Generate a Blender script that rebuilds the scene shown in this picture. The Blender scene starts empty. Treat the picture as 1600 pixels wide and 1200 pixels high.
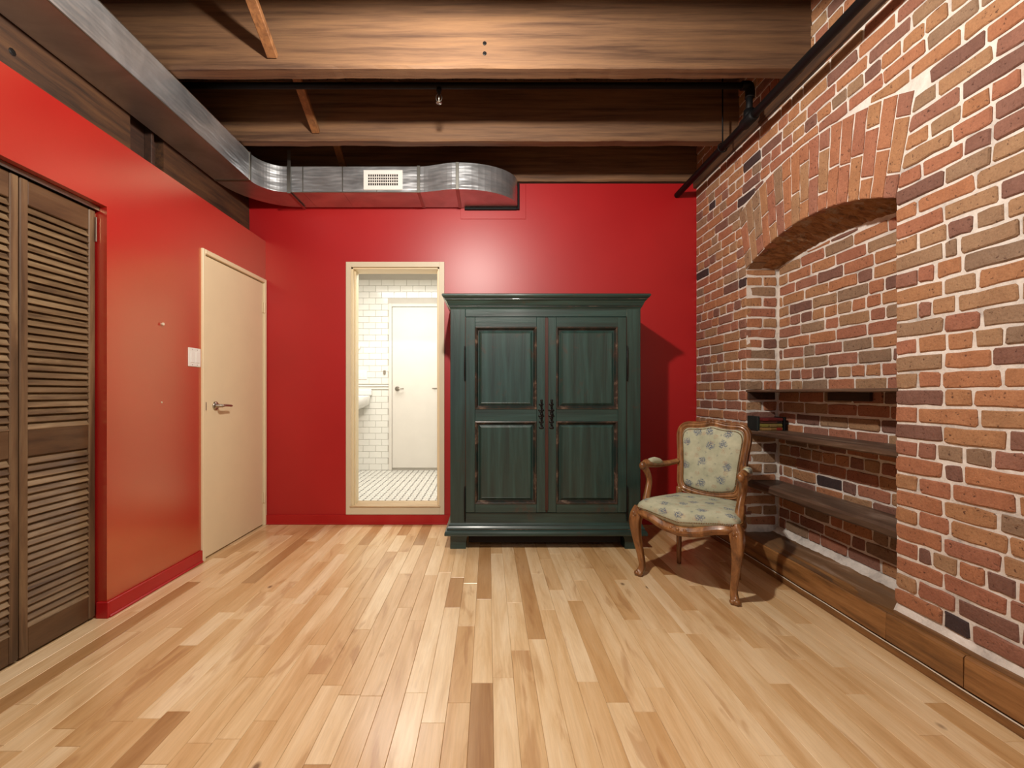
import bpy, math, random
from mathutils import Vector, Matrix, noise
R = random.Random(7)
PI = math.pi
sc = bpy.context.scene
COL = sc.collection

# ------------------------------------------------------------ camera
cam_d = bpy.data.cameras.new('camera'); cam = bpy.data.objects.new('camera', cam_d); COL.objects.link(cam)
cam.location = (0, 0, 1.114); cam.rotation_euler = (PI/2, 0, 0)
cam_d.sensor_width = 36; cam_d.lens = 36*700/1600
cam_d.shift_x = 37/1600; cam_d.shift_y = 14/1600
cam_d.clip_start = .05; cam_d.clip_end = 60
sc.camera = cam
# ------------------------------------------------------------ world, lights, exposure
w = bpy.data.worlds.new('world'); sc.world = w; w.use_nodes = True
w.node_tree.nodes['Background'].inputs[0].default_value = (.75, .85, 1, 1)
w.node_tree.nodes['Background'].inputs[1].default_value = .6
sc.view_settings.view_transform = 'Standard'; sc.view_settings.look = 'None'
sc.view_settings.exposure = 0.0; sc.view_settings.gamma = 1.0; sc.view_settings.use_curve_mapping = False
def light(name, kind, loc, power, color, rot=(0,0,0), size=None, size_y=None, radius=None):
    d = bpy.data.lights.new(name, kind); d.energy = power; d.color = color
    if kind == 'AREA':
        d.size = size
        if size_y: d.shape = 'RECTANGLE'; d.size_y = size_y
    elif radius: d.shadow_soft_size = radius
    o = bpy.data.objects.new(name, d); o.location = loc; o.rotation_euler = rot; COL.objects.link(o); return o
LAMP = (-.17, 1.50, 2.70)
light('ceiling_bulb_light', 'POINT', LAMP, 205, (1, .93, .84), radius=.045)
light('rear_fill_light', 'POINT', (.45, -.9, 2.66), 38, (1, .93, .84), radius=.06)  # unseen fill added behind the camera to brighten the room
light('window_daylight', 'AREA', (-.25, -2.60, 1.55), 60, (.82, .91, 1.0), rot=(PI/2, 0, PI), size=2.3, size_y=1.6)
light('bathroom_light', 'AREA', (-.9, 4.55, 2.52), 42, (1, .97, .92), rot=(0, 0, 0), size=1.3, size_y=.8)

# ------------------------------------------------------------ material helpers
def srgb(r, g, b):
    f = lambda c: (c/255/12.92) if c/255 <= .04045 else ((c/255+.055)/1.055)**2.4
    return (f(r), f(g), f(b), 1)
class NT:
    def __init__(s, name):
        s.m = bpy.data.materials.new(name); s.m.use_nodes = True; s.t = s.m.node_tree
        s.b = s.t.nodes['Principled BSDF']; s.out = s.t.nodes['Material Output']
    def n(s, typ, **kw):
        x = s.t.nodes.new(typ)
        for k, v in kw.items():
            if k.startswith('i_'): x.inputs[k[2:].replace('_', ' ')].default_value = v
            else: setattr(x, k, v)
        return x
    def l(s, a, b): s.t.links.new(a, b)
    def coords(s, scale=(1, 1, 1), kind='Object', tone_shift=True):
        tc = s.n('ShaderNodeTexCoord'); v = tc.outputs[kind]
        if tone_shift:
            a = s.attr(); m = s.n('ShaderNodeMath', operation='MULTIPLY'); m.inputs[1].default_value = 37.0
            s.l(a, m.inputs[0]); ad = s.n('ShaderNodeVectorMath', operation='ADD')
            s.l(v, ad.inputs[0]); s.l(m.outputs[0], ad.inputs[1]); v = ad.outputs[0]
        mp = s.n('ShaderNodeMapping'); mp.inputs['Scale'].default_value = scale; s.l(v, mp.inputs['Vector'])
        return mp.outputs[0]
    def attr(s, name='tone'):
        a = s.n('ShaderNodeAttribute', attribute_name=name); return a.outputs['Fac']
    def noise(s, vec, scale, detail=4, rough=.55, dist=0.0):
        x = s.n('ShaderNodeTexNoise'); x.inputs['Scale'].default_value = scale; x.inputs['Detail'].default_value = detail
        x.inputs['Roughness'].default_value = rough; x.inputs['Distortion'].default_value = dist; s.l(vec, x.inputs['Vector'])
        return x.outputs['Fac']
    def ramp(s, fac, stops, interp='LINEAR'):
        x = s.n('ShaderNodeValToRGB'); x.color_ramp.interpolation = interp
        e = x.color_ramp.elements
        while len(e) < len(stops): e.new(.5)
        for k, (p, c) in enumerate(stops): e[k].position = p; e[k].color = c if len(c) == 4 else (*c, 1)
        s.l(fac, x.inputs[0]); return x.outputs[0]
    def mix(s, fac, a, b, blend='MIX'):
        x = s.n('ShaderNodeMix', data_type='RGBA', blend_type=blend)
        for sock, v in ((x.inputs[0], fac), (x.inputs[6], a), (x.inputs[7], b)):
            if hasattr(v, 'links'): s.l(v, sock)
            else: sock.default_value = v
        return x.outputs[2]
    def math(s, op, a, b=None):
        x = s.n('ShaderNodeMath', operation=op)
        for sock, v in ((x.inputs[0], a), (x.inputs[1], b)):
            if v is None: continue
            if hasattr(v, 'links'): s.l(v, sock)
            else: sock.default_value = v
        return x.outputs[0]
    def bump(s, h, strength=.3, dist=.01):
        x = s.n('ShaderNodeBump'); x.inputs['Strength'].default_value = strength; x.inputs['Distance'].default_value = dist
        s.l(h, x.inputs['Height']); s.l(x.outputs[0], s.b.inputs['Normal'])
    def set(s, color=None, rough=None, metal=None, ior=None, spec=None, coat=None, coat_rough=None):
        for k, v in (('Base Color', color), ('Roughness', rough), ('Metallic', metal), ('IOR', ior), ('Specular IOR Level', spec), ('Coat Weight', coat), ('Coat Roughness', coat_rough)):
            if v is None: continue
            if hasattr(v, 'links'): s.l(v, s.b.inputs[k])
            else: s.b.inputs[k].default_value = v
        return s.m
BLACK, WHITE = (0, 0, 0, 1), (1, 1, 1, 1)

def plain(name, c, rough=.5, metal=0, ior=None, var=.08, bump=0, bscale=40):
    k = NT(name); v = k.coords((1, 1, 1)); f = k.noise(v, 6, 3)
    lo = tuple(x*(1-var) for x in c[:3]) + (1,); hi = tuple(min(1, x*(1+var)) for x in c[:3]) + (1,)
    k.set(k.ramp(f, [(.3, lo), (.7, hi)]), rough, metal, ior)
    if bump: k.bump(k.noise(v, bscale, 4), bump, .004)
    return k.m

def wood(name, cols, axis='y', rough=.55, coat=0, knots=0, knot_col=srgb(60, 35, 20), tone_cols=None, bump=.25, stretch=14, base=3.0, lo=.32, hi=.68, coat_rough=.12, dist=.6, knot_r=1.0):
    """wood with the grain stretched along an axis; 'tone' makes every board its own"""
    k = NT(name)
    s = {'x': (1, stretch, stretch), 'y': (stretch, 1, stretch), 'z': (stretch, stretch, 1)}[axis]
    v = k.coords(s)
    g = k.noise(v, base, 7, .62, dist)
    n = len(cols); c = k.ramp(g, [(lo + (hi-lo)*i/(n-1), cc) for i, cc in enumerate(cols)])
    fine = k.noise(v, base*9, 3, .7)
    c = k.mix(.22, c, k.ramp(fine, [(.3, (.25, .25, .25, 1)), (.7, (1, 1, 1, 1))]), 'MULTIPLY')
    if tone_cols:
        t = k.ramp(k.attr(), tone_cols); c = k.mix(1.0, c, t, 'MULTIPLY')
    if knots:
        s2 = {'x': (.55, 1, 1), 'y': (1, .55, 1), 'z': (1, 1, .55)}[axis]
        v2 = k.coords(s2); vo = k.n('ShaderNodeTexVoronoi'); vo.inputs['Scale'].default_value = knots; vo.inputs['Randomness'].default_value = 1
        k.l(v2, vo.inputs['Vector'])
        wob = k.math('ADD', vo.outputs['Distance'], k.math('MULTIPLY', k.noise(v2, 14, 3), .10))
        c = k.mix(k.ramp(wob, [(.09*knot_r, WHITE), (.16*knot_r, (.35, .35, .35, 1)), (.26*knot_r, BLACK)]), c, knot_col)
    k.set(c, rough, 0, coat=coat, coat_rough=coat_rough)
    if bump: k.bump(g, bump, .004)
    return k.m

# paints
def red_paint(name='red_paint', ior=1.6, rough=.40, tint=None):
    k = NT(name); v = k.coords((1, 1, 1)); f = k.noise(v, 1.5, 3)
    c = k.ramp(f, [(.3, srgb(166, 18, 22)), (.7, srgb(175, 21, 25))])
    k.set(c, rough, 0, ior)
    if tint: k.b.inputs['Specular Tint'].default_value = tint
    k.bump(k.noise(v, 180, 3), .08, .002); return k.m
M = {}
M['red'] = red_paint()
M['red_gloss'] = red_paint('red_gloss_paint', 3.2, .27, (1, .84, .52, 1))
M['red_trim'] = plain('red_trim_paint', srgb(172, 20, 24), .35, var=.03)
M['cream'] = plain('cream_paint', srgb(230, 214, 178), .42, var=.02)
M['casing'] = plain('ivory_casing_paint', srgb(214, 204, 178), .45, var=.02)
M['white'] = plain('white_plastic', srgb(232, 230, 224), .35, var=.02)
M['tile'] = plain('white_glazed_tile', srgb(226, 224, 214), .12, var=.03)
M['bathdoor'] = plain('bathroom_door_paint', srgb(214, 208, 196), .5, var=.02)
M['grout'] = plain('pale_grout', srgb(196, 190, 178), .9, var=.05)
M['black_tile'] = plain('black_tile', srgb(38, 36, 36), .3)
M['porcelain'] = plain('white_porcelain', srgb(228, 226, 220), .12, var=.01)
M['chrome'] = plain('satin_nickel', srgb(170, 162, 150), .28, 1)
M['blackiron'] = plain('black_pipe', srgb(9, 9, 10), .6, 0, 1.3)
M['iron'] = plain('wrought_iron', srgb(20, 19, 18), .5, .5, bump=.4, bscale=120)
M['plaster'] = plain('off_white_plaster', srgb(215, 212, 205), .9, var=.03)
M['dark'] = plain('dark_closet', srgb(26, 20, 17), .9)
M['brass'] = plain('brass_nails', srgb(128, 92, 48), .35, .9)
M['caulk'] = plain('white_caulk', srgb(222, 210, 190), .6)
M['string'] = plain('tan_string', srgb(120, 85, 55), .8)
M['glass_lamp'] = plain('lamp_metal', srgb(30, 30, 30), .4, .8)
e = NT('lamp_glass'); e.set(srgb(255, 240, 220), .4); e.b.inputs['Emission Color'].default_value = (1, .9, .78, 1); e.b.inputs['Emission Strength'].default_value = 6; M['bulb'] = e.m
k = NT('window_glass'); k.set(WHITE, 0.0); k.b.inputs['Transmission Weight'].default_value = 1; k.b.inputs['IOR'].default_value = 1.01; M['glass'] = k.m

# woods
def floor_mat():
    k = NT('maple_floor'); v = k.coords((9, 1, 9)); t = k.attr()
    g = k.noise(v, 1.6, 7, .62, .5); c = k.ramp(g, [(.25, srgb(208, 170, 122)), (.45, srgb(233, 203, 158)), (.62, srgb(245, 221, 182))])
    fine = k.noise(k.coords((40, 1.5, 40)), 4, 3, .7); c = k.mix(.16, c, k.ramp(fine, [(.3, (.3, .25, .2, 1)), (.65, WHITE)]), 'MULTIPLY')
    hw = k.noise(k.coords((5, .9, 5)), 1.9, 4, .55, .8)      # heartwood streaks, ochre brown
    c = k.mix(k.math('MULTIPLY', k.ramp(hw, [(.59, BLACK), (.66, WHITE)]), .5), c, srgb(182, 136, 88))
    vo = k.n('ShaderNodeTexVoronoi'); vo.inputs['Scale'].default_value = 3.2; k.l(k.coords((1, .6, 1)), vo.inputs['Vector'])
    c = k.mix(k.ramp(vo.outputs['Distance'], [(.02, (.8, .8, .8, 1)), (.05, BLACK)]), c, srgb(92, 56, 32))
    tc = k.ramp(t, [(0, (.48, .35, .23, 1)), (.07, (.62, .47, .33, 1)), (.2, (.78, .65, .50, 1)), (.38, (.88, .79, .68, 1)), (.6, (.96, .92, .86, 1)), (1, (1, 1, 1, 1))])
    c = k.mix(1.0, c, tc, 'MULTIPLY'); k.set(c, .34, coat=.45, coat_rough=.22); k.bump(g, .03, .004); return k.m
M['floor'] = floor_mat()
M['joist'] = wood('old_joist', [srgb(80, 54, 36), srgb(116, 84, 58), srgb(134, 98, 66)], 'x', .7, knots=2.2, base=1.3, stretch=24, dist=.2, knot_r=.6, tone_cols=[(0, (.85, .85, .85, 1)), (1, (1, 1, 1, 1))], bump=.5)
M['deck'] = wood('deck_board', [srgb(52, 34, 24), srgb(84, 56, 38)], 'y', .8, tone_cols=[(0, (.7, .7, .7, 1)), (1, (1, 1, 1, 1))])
M['bridge'] = wood('bridging_wood', [srgb(104, 66, 36), srgb(146, 98, 56)], 'z', .65)
M['girder'] = wood('girder_wood', [srgb(44, 28, 16), srgb(72, 46, 26), srgb(90, 60, 34)], 'y', .7, knots=2.4, base=2.6, stretch=12, dist=.15, knot_r=.6, bump=.5)
M['beam'] = wood('base_beam', [srgb(104, 70, 38), srgb(150, 104, 58), srgb(174, 126, 76)], 'y', .5, knots=2.4, base=2.6, stretch=12, dist=.2, knot_r=.5, bump=.4, tone_cols=[(0, (.75, .75, .75, 1)), (1, (1, 1, 1, 1))])
M['sill'] = wood('worn_sill', [srgb(98, 70, 46), srgb(136, 102, 70), srgb(190, 168, 150)], 'y', .45, base=2.2, stretch=6, bump=.5, lo=.3, hi=.85)
M['shelf'] = wood('dark_old_shelf', [srgb(62, 46, 36), srgb(100, 78, 62), srgb(172, 152, 136)], 'y', .5, base=2.0, stretch=6, bump=.6, lo=.3, hi=.85)
M['cleat'] = wood('shelf_cleat', [srgb(44, 27, 18), srgb(70, 44, 30)], 'y', .7)
M['louver'] = wood('louver_slat_wood', [srgb(84, 64, 46), srgb(126, 102, 74), srgb(158, 134, 102)], 'y', .42, base=1.8, stretch=8, tone_cols=[(0, (.80, .77, .76, 1)), (1, (1, 1, 1, 1))], bump=.2)
M['stile'] = wood('louver_frame_wood', [srgb(70, 50, 34), srgb(108, 82, 58), srgb(136, 110, 80)], 'z', .42, base=1.5, stretch=9, bump=.2)
M['rail'] = wood('louver_rail_wood', [srgb(62, 42, 28), srgb(90, 64, 42), srgb(104, 78, 54)], 'y', .42, base=1.5, stretch=7, bump=.2)
M['walnut'] = wood('carved_walnut', [srgb(76, 44, 22), srgb(136, 90, 50), srgb(170, 122, 74)], 'z', .32, coat=.35, base=5, stretch=4, bump=.15)

def green_paint(name, axis):
    k = NT(name)
    s = {'x': (1, 16, 16), 'z': (16, 16, 1)}[axis]
    v = k.coords(s); g = k.noise(v, 1.6, 6, .6, .5)
    c = k.ramp(g, [(.3, srgb(27, 43, 39)), (.5, srgb(33, 57, 52)), (.72, srgb(44, 73, 68))])
    wv = k.coords((1, 1, 1)); wn = k.noise(wv, 5, 8, .72, .4)
    c = k.mix(k.ramp(wn, [(.60, BLACK), (.72, (.7, .7, .7, 1))]), c, srgb(74, 46, 34))
    k.set(c, .36, coat=.3, coat_rough=.16); k.bump(g, .35, .006); return k.m
M['green_z'] = green_paint('distressed_green_upright', 'z')
M['green_x'] = green_paint('distressed_green_level', 'x')
def worn_glint_edge():
    k = NT('rubbed_edge_glints'); v = k.coords((1, 1, 1)); n = k.noise(v, 9, 7, .7)
    c = k.ramp(n, [(.42, srgb(30, 42, 39)), (.56, srgb(58, 46, 40)), (.68, srgb(130, 112, 96))])  # rubbed brown edge; the pale tone is bevel highlight put into the colour
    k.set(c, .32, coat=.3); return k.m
M['worn'] = worn_glint_edge()
M['redbrown'] = plain('red_brown_edge', srgb(58, 27, 18), .5, var=.3)

def metal_sheet():
    k = NT('galvanised_sheet'); v = k.coords((1, 1, 1)); a = k.noise(v, 3, 5, .6, .8); b = k.noise(k.coords((3, 3, 40)), 5, 3)
    k.set(k.ramp(a, [(.3, srgb(176, 180, 184)), (.7, srgb(214, 216, 218))]), k.ramp(k.noise(v, 6, 3), [(.3, (.30,)*3+(1,)), (.7, (.42,)*3+(1,))]), .86)
    k.bump(k.noise(k.coords((1, 1, 5), tone_shift=False), 3.0, 2), .35, .03); return k.m
M['duct'] = metal_sheet()
M['flange'] = plain('galvanised_flange', srgb(160, 158, 150), .35, 1)

def brick_mat(name, dark=1.0):
    k = NT(name); t = k.attr(); v = k.coords((1, 1, 1))
    cols = [(0, srgb(62, 50, 52)), (.055, srgb(78, 58, 54)), (.08, srgb(124, 90, 78)), (.25, srgb(152, 108, 90)), (.42, srgb(172, 114, 88)), (.58, srgb(182, 126, 88)), (.72, srgb(180, 134, 94)), (.86, srgb(170, 136, 102)), (1, srgb(146, 122, 100))]
    c = k.ramp(t, cols)
    n1 = k.noise(v, 16, 6, .65, .3); c = k.mix(.6, c, k.ramp(n1, [(.32, (.66, .62, .60, 1)), (.68, (1.0, 1.0, 1.0, 1))]), 'MULTIPLY')
    big = k.noise(v, 5, 3); c = k.mix(.5, c, k.ramp(big, [(.35, (.84, .76, .70, 1)), (.65, (1.0, 1.0, 1.0, 1))]), 'MULTIPLY')
    sp_ = k.noise(v, 150, 3, .7); c = k.mix(.45, c, k.ramp(sp_, [(.35, (.62, .56, .54, 1)), (.6, WHITE)]), 'MULTIPLY')
    pit = k.noise(v, 70, 3, .6); c = k.mix(k.ramp(pit, [(.63, BLACK), (.68, (.8, .8, .8, 1))]), c, srgb(70, 40, 28))
    sm = k.noise(v, 4.2, 6, .62, .2); c = k.mix(k.ramp(sm, [(.68, BLACK), (.78, (.55, .55, .55, 1))]), c, srgb(196, 186, 176))
    if dark < 1: c = k.mix(1.0, c, (dark, dark, dark, 1), 'MULTIPLY')
    k.set(c, .85); k.bump(k.math('ADD', n1, k.math('MULTIPLY', pit, -.7)), .8, .008); return k.m
M['brick'] = brick_mat('old_brick')
def mortar_mat():
    k = NT('lime_mortar'); v = k.coords((1, 1, 1)); n = k.noise(v, 7, 7, .7, .3)
    c = k.ramp(n, [(.30, srgb(176, 170, 164)), (.48, srgb(220, 212, 202)), (.68, srgb(238, 232, 224))])
    k.set(c, .95); k.bump(k.noise(v, 45, 6, .7), .8, .008); return k.m
M['mortar'] = mortar_mat()
def soffit_mat():
    k = NT('rough_arch_soffit'); v = k.coords((3, 8, 3)); n = k.noise(v, 6, 7, .7, .6)
    n2 = k.noise(k.coords((1, 1, 1)), 10, 7, .7, .3); c = k.ramp(n, [(.3, srgb(88, 58, 36)), (.5, srgb(156, 108, 66)), (.68, srgb(184, 138, 94))])
    k.set(k.mix(k.ramp(n2, [(.55, BLACK), (.64, (.8, .8, .8, 1))]), c, srgb(170, 150, 128)), .9)
    k.bump(n, .9, .02); return k.m
M['soffit'] = soffit_mat()

def fabric():
    k = NT('floral_tapestry')
    tc = k.n('ShaderNodeTexCoord'); v = k.n('ShaderNodeAttribute', attribute_name='UVMap').outputs['Vector']
    base = k.ramp(k.noise(v, 7, 6, .65), [(.3, srgb(150, 154, 130)), (.7, srgb(194, 194, 166))])
    def sprig(scale, off, rad, colr, seed_w, speck):
        mp = k.n('ShaderNodeMapping'); mp.inputs['Location'].default_value = off; k.l(v, mp.inputs['Vector'])
        vo = k.n('ShaderNodeTexVoronoi', voronoi_dimensions='2D'); vo.inputs['Scale'].default_value = scale; vo.inputs['Randomness'].default_value = .62
        k.l(mp.outputs[0], vo.inputs['Vector'])
        d = k.math('ADD', vo.outputs['Distance'], k.math('MULTIPLY', k.noise(v, 55, 3, .6), .35))
        m1 = k.ramp(d, [(rad, WHITE), (rad+.10, BLACK)])
        sp = k.ramp(k.noise(v, speck, 2), [(.44, BLACK), (.52, WHITE)])
        return k.math('MULTIPLY', m1, sp)
    c = k.mix(k.math('MULTIPLY', sprig(13, (.31, .17, 0), .30, None, 0, 190), .4), base, srgb(160, 112, 84))
    c = k.mix(k.math('MULTIPLY', sprig(9.2, (.04, .02, 0), .34, None, 0, 140), .8), c, srgb(58, 78, 112))
    c = k.mix(k.math('MULTIPLY', sprig(15, (.5, .9, 0), .20, None, 0, 170), .6), c, srgb(84, 98, 104))
    k.set(c, .9); k.bump(k.noise(v, 300, 2), .3, .002); return k.m
M['fabric'] = fabric()

# ------------------------------------------------------------ mesh helpers
def link(name, verts, faces, mat, parent=None, smooth=False, tone=.5, tones=None):
    me = bpy.data.meshes.new(name); me.from_pydata([tuple(v) for v in verts], [], faces); me.update()
    a = me.attributes.new('tone', 'FLOAT', 'FACE'); nf = len(me.polygons)
    a.data.foreach_set('value', tones if tones else [tone]*nf)
    if smooth: me.polygons.foreach_set('use_smooth', [True]*nf)
    me.materials.append(mat)
    o = bpy.data.objects.new(name, me); COL.objects.link(o)
    if parent: o.parent = parent
    return o
class MB:
    def __init__(s): s.v = []; s.f = []; s.t = []
    def add(s, v, f, tone=.5):
        b = len(s.v); s.v += [Vector(p) for p in v]; s.f += [tuple(i+b for i in q) for q in f]; s.t += [tone]*len(f); return s
    def box(s, x0, x1, y0, y1, z0, z1, b=0, tone=.5):
        if b <= 0:
            v = [(x, y, z) for z in (z0, z1) for y in (y0, y1) for x in (x0, x1)]
            return s.add(v, [(0, 2, 3, 1), (4, 5, 7, 6), (0, 1, 5, 4), (2, 6, 7, 3), (0, 4, 6, 2), (1, 3, 7, 5)], tone)
        b = min(b, abs(x1-x0)*.45, abs(y1-y0)*.45, abs(z1-z0)*.45)
        v = []; idx = {}
        X = (x0, x1); Y = (y0, y1); Z = (z0, z1)
        for i in (0, 1):
            for j in (0, 1):
                for q in (0, 1):
                    sx, sy, sz = (1, -1)[i]*b, (1, -1)[j]*b, (1, -1)[q]*b
                    idx[i, j, q, 0] = len(v); v.append((X[i], Y[j]+sy, Z[q]+sz))
                    idx[i, j, q, 1] = len(v); v.append((X[i]+sx, Y[j], Z[q]+sz))
                    idx[i, j, q, 2] = len(v); v.append((X[i]+sx, Y[j]+sy, Z[q]))
        f = []
        g = lambda i, j, q, a: idx[i, j, q, a]
        f += [(g(0,0,0,0), g(0,0,1,0), g(0,1,1,0), g(0,1,0,0)), (g(1,0,0,0), g(1,1,0,0), g(1,1,1,0), g(1,0,1,0))]
        f += [(g(0,0,0,1), g(1,0,0,1), g(1,0,1,1), g(0,0,1,1)), (g(0,1,0,1), g(0,1,1,1), g(1,1,1,1), g(1,1,0,1))]
        f += [(g(0,0,0,2), g(0,1,0,2), g(1,1,0,2), g(1,0,0,2)), (g(0,0,1,2), g(1,0,1,2), g(1,1,1,2), g(0,1,1,2))]
        for j in (0, 1):
            for q in (0, 1): f.append((g(0,j,q,1), g(1,j,q,1), g(1,j,q,2), g(0,j,q,2)) if j == q else (g(0,j,q,2), g(1,j,q,2), g(1,j,q,1), g(0,j,q,1)))
        for i in (0, 1):
            for q in (0, 1): f.append((g(i,0,q,0), g(i,0,q,2), g(i,1,q,2), g(i,1,q,0)) if i != q else (g(i,0,q,2), g(i,0,q,0), g(i,1,q,0), g(i,1,q,2)))
        for i in (0, 1):
            for j in (0, 1): f.append((g(i,j,0,0), g(i,j,1,0), g(i,j,1,1), g(i,j,0,1)) if i == j else (g(i,j,0,1), g(i,j,1,1), g(i,j,1,0), g(i,j,0,0)))
            for j in (0, 1):
                for q in (0, 1):
                    t = (g(i,j,q,0), g(i,j,q,1), g(i,j,q,2))
                    f.append(t if (i+j+q) % 2 == 0 else t[::-1])
        # the corner triangles were added twice in the loop above; keep one each
        seen = set(); ff = []
        for q in f:
            kf = tuple(sorted(q))
            if kf not in seen: seen.add(kf); ff.append(q)
        return s.add(v, ff, tone)
    def obox(s, c, size, rot, b=0, tone=.5):
        t = MB().box(-size[0]/2, size[0]/2, -size[1]/2, size[1]/2, -size[2]/2, size[2]/2, b)
        m = Matrix.Translation(c) @ rot.to_4x4()
        return s.add([m @ p for p in t.v], t.f, tone)
    def rings(s, rings, closed=True, cap=True, tone=.5):
        n = len(rings[0]); v = [p for r in rings for p in r]; f = []
        for a in range(len(rings)-1):
            for i in range(n if closed else n-1):
                j = (i+1) % n; f.append((a*n+i, a*n+j, (a+1)*n+j, (a+1)*n+i))
        if cap: f.append(tuple(range(n))[::-1]); f.append(tuple((len(rings)-1)*n+i for i in range(n)))
        return s.add(v, f, tone)
    def tube(s, path, rad, n=12, sx=1.0, groove=0, loop=False, up=None, cap=True, tone=.5):
        P = [Vector(p) for p in path]; m = len(P)
        if not hasattr(rad, '__len__'): rad = [rad]*m
        rings = []; prev = None
        for i in range(m):
            if loop: t = P[(i+1) % m]-P[i-1]
            else: t = P[min(i+1, m-1)]-P[max(i-1, 0)]
            t.normalize()
            if up is not None: a = Vector(up)-t*t.dot(Vector(up))
            elif prev is None: a = (Vector((0, 0, 1)) if abs(t.z) < .9 else Vector((1, 0, 0))); a = a-t*a.dot(t)
            else: a = prev-t*t.dot(prev)
            a.normalize(); prev = a; b = t.cross(a)
            ring = []
            for q in range(n):
                th = 2*PI*q/n; r = rad[i]*(1+groove*math.cos(th*4))
                ring.append(P[i]+a*math.cos(th)*r+b*math.sin(th)*r*sx)
            rings.append(ring)
        if loop: rings.append(rings[0]); return s.rings(rings, cap=False, tone=tone)
        return s.rings(rings, cap=cap, tone=tone)
    def lathe(s, prof, c=(0, 0, 0), n=20, axis='z', tone=.5):
        rr = []
        for r, h in prof:
            ring = []
            for i in range(n):
                a = 2*PI*i/n; p = (r*math.cos(a), r*math.sin(a), h)
                if axis == 'x': p = (p[2], p[0], p[1])
                if axis == 'y': p = (p[1], p[2], p[0])
                ring.append(Vector(p)+Vector(c))
            rr.append(ring)
        return s.rings(rr, tone=tone)
    def ball(s, c, r, n=8, sc3=(1, 1, 1)):
        prof = [(max(.02*r, r*math.sin(PI*i/(n//2+1))), -r*math.cos(PI*i/(n//2+1))) for i in range(0, n//2+2)]
        t = MB().lathe(prof, n=n)
        return s.add([Vector((p.x*sc3[0], p.y*sc3[1], p.z*sc3[2]))+Vector(c) for p in t.v], t.f)
    def grid(s, fn, nu, nv, tone=.5):
        v = [fn(i/nu, j/nv) for j in range(nv+1) for i in range(nu+1)]; f = []
        for j in range(nv):
            for i in range(nu): a = j*(nu+1)+i; f.append((a, a+1, a+nu+2, a+nu+1))
        return s.add(v, f, tone)
    def build(s, name, mat, parent=None, smooth=False, tone=None):
        o = link(name, s.v, s.f, mat, parent, smooth, tones=([tone]*len(s.f) if tone is not None else s.t))
        return o
def cat(pts, n=8, loop=False):
    P = [Vector(p) for p in pts]; out = []; m = len(P)
    for i in range(m if loop else m-1):
        g = lambda j: P[j % m] if loop else P[max(0, min(m-1, j))]
        a, b, c, d = g(i-1), g(i), g(i+1), g(i+2)
        for q in range(n):
            t = q/n; out.append(.5*((2*b)+(c-a)*t+(2*a-5*b+4*c-d)*t*t+(3*b-a-3*c+d)*t**3))
    if not loop: out.append(P[-1])
    return out
def lerp_list(vals, n):
    out = []
    for i in range(n):
        x = i/(n-1)*(len(vals)-1); a = int(x); f = x-a; out.append(vals[a] if a >= len(vals)-1 else vals[a]*(1-f)+vals[a+1]*f)
    return out
def empty(name, loc=(0, 0, 0), rz=0):
    o = bpy.data.objects.new(name, None); COL.objects.link(o); o.location = loc; o.rotation_euler = (0, 0, rz); o.empty_display_size = .1; return o
def tag(o, label=None, category=None, group=None, kind=None):
    if label: o['label'] = label
    if category: o['category'] = category
    if group: o['group'] = group
    if kind: o['kind'] = kind
    return o
def S(o, label=None, category=None): return tag(o, label, category, kind='structure')

ZC = 3.31          # underside of the deck above the joists
YB = 3.80          # back wall face
XL = -1.89         # left wall face
XR = 1.76          # brick face

# ============================================================ FLOOR
fl = S(MB().box(-2.6, 2.2, -2.9, YB+.02, -.12, -.012).build('floor', M['dark']), 'pale maple strip floor of narrow boards running to the back wall', 'floor')
PW = .0815
def tone_floor():
    r = R.random()
    return R.uniform(0, .07) if r < .05 else R.uniform(.07, .2) if r < .17 else R.uniform(.2, .5) if r < .5 else R.uniform(.5, 1)
far = MB(); n_pl = 0
rows = int((1.79+2.02)/PW)+1
for i in range(rows):
    x0 = -2.02 + i*PW; x1 = min(x0+PW-.0006, 1.80)
    y = YB
    first = True
    while y > -2.85:
        L = R.choice([.35, .5, .65, .8, 1.0, 1.2])*R.uniform(.85, 1.15)
        if first: L *= R.uniform(.4, 1); first = False
        ya = max(y-L, -2.85)
        if y > 1.33 > ya > .9: pass
        t = tone_floor()
        dz = R.uniform(-.0003, .0003)
        if y > 1.34:
            MB().box(x0, x1, ya+.0008, y, -.012, dz, .0012, t).build('floor_board', M['floor'], fl); n_pl += 1
        else: far.box(x0, x1, ya+.0008, y, -.012, dz, .0012, t)
        y = ya
tag(far.build('floor_boards', M['floor'], fl), kind='stuff')
print('planks', n_pl)

# ============================================================ LEFT WALL with closet and door openings
wl = MB()
XO = -2.02
wl.box(XO, XL, 2.22, 2.96, 0, 2.40); wl.box(XO, XL, 2.96, YB, 2.06, 2.40)
wl.box(XO, XL, .73, 2.22, 2.037, 2.40); wl.box(XO, XL, -2.9, .73, 0, 2.40)
wl.box(-2.30, -2.24, -2.9, YB, -.05, 3.4)
S(wl.build('wall_left', M['red_gloss']), 'glossy red left wall with closet and cream door', 'wall')
S(MB().box(-2.24, -2.02, .55, 2.40, -.02, 0).box(-2.24, -2.20, .55, 2.5, 0, 2.3).build('wall_closet', M['dark']))
bb = MB()
def base_l(y0, y1):
    bb.box(XL, XL+.013, y0, y1, 0, .080, .002); bb.box(XL, XL+.020, y0, y1, 0, .014, .004)
base_l(2.22-.0, 2.945); bb.box(-1.935, XL+.013, 2.209, 2.221, 0, .080, .002)
base_l(-2.85, .73)
S(bb.build('baseboard_left', M['red_trim']), 'low red baseboard along the left wall', 'baseboard')
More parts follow.
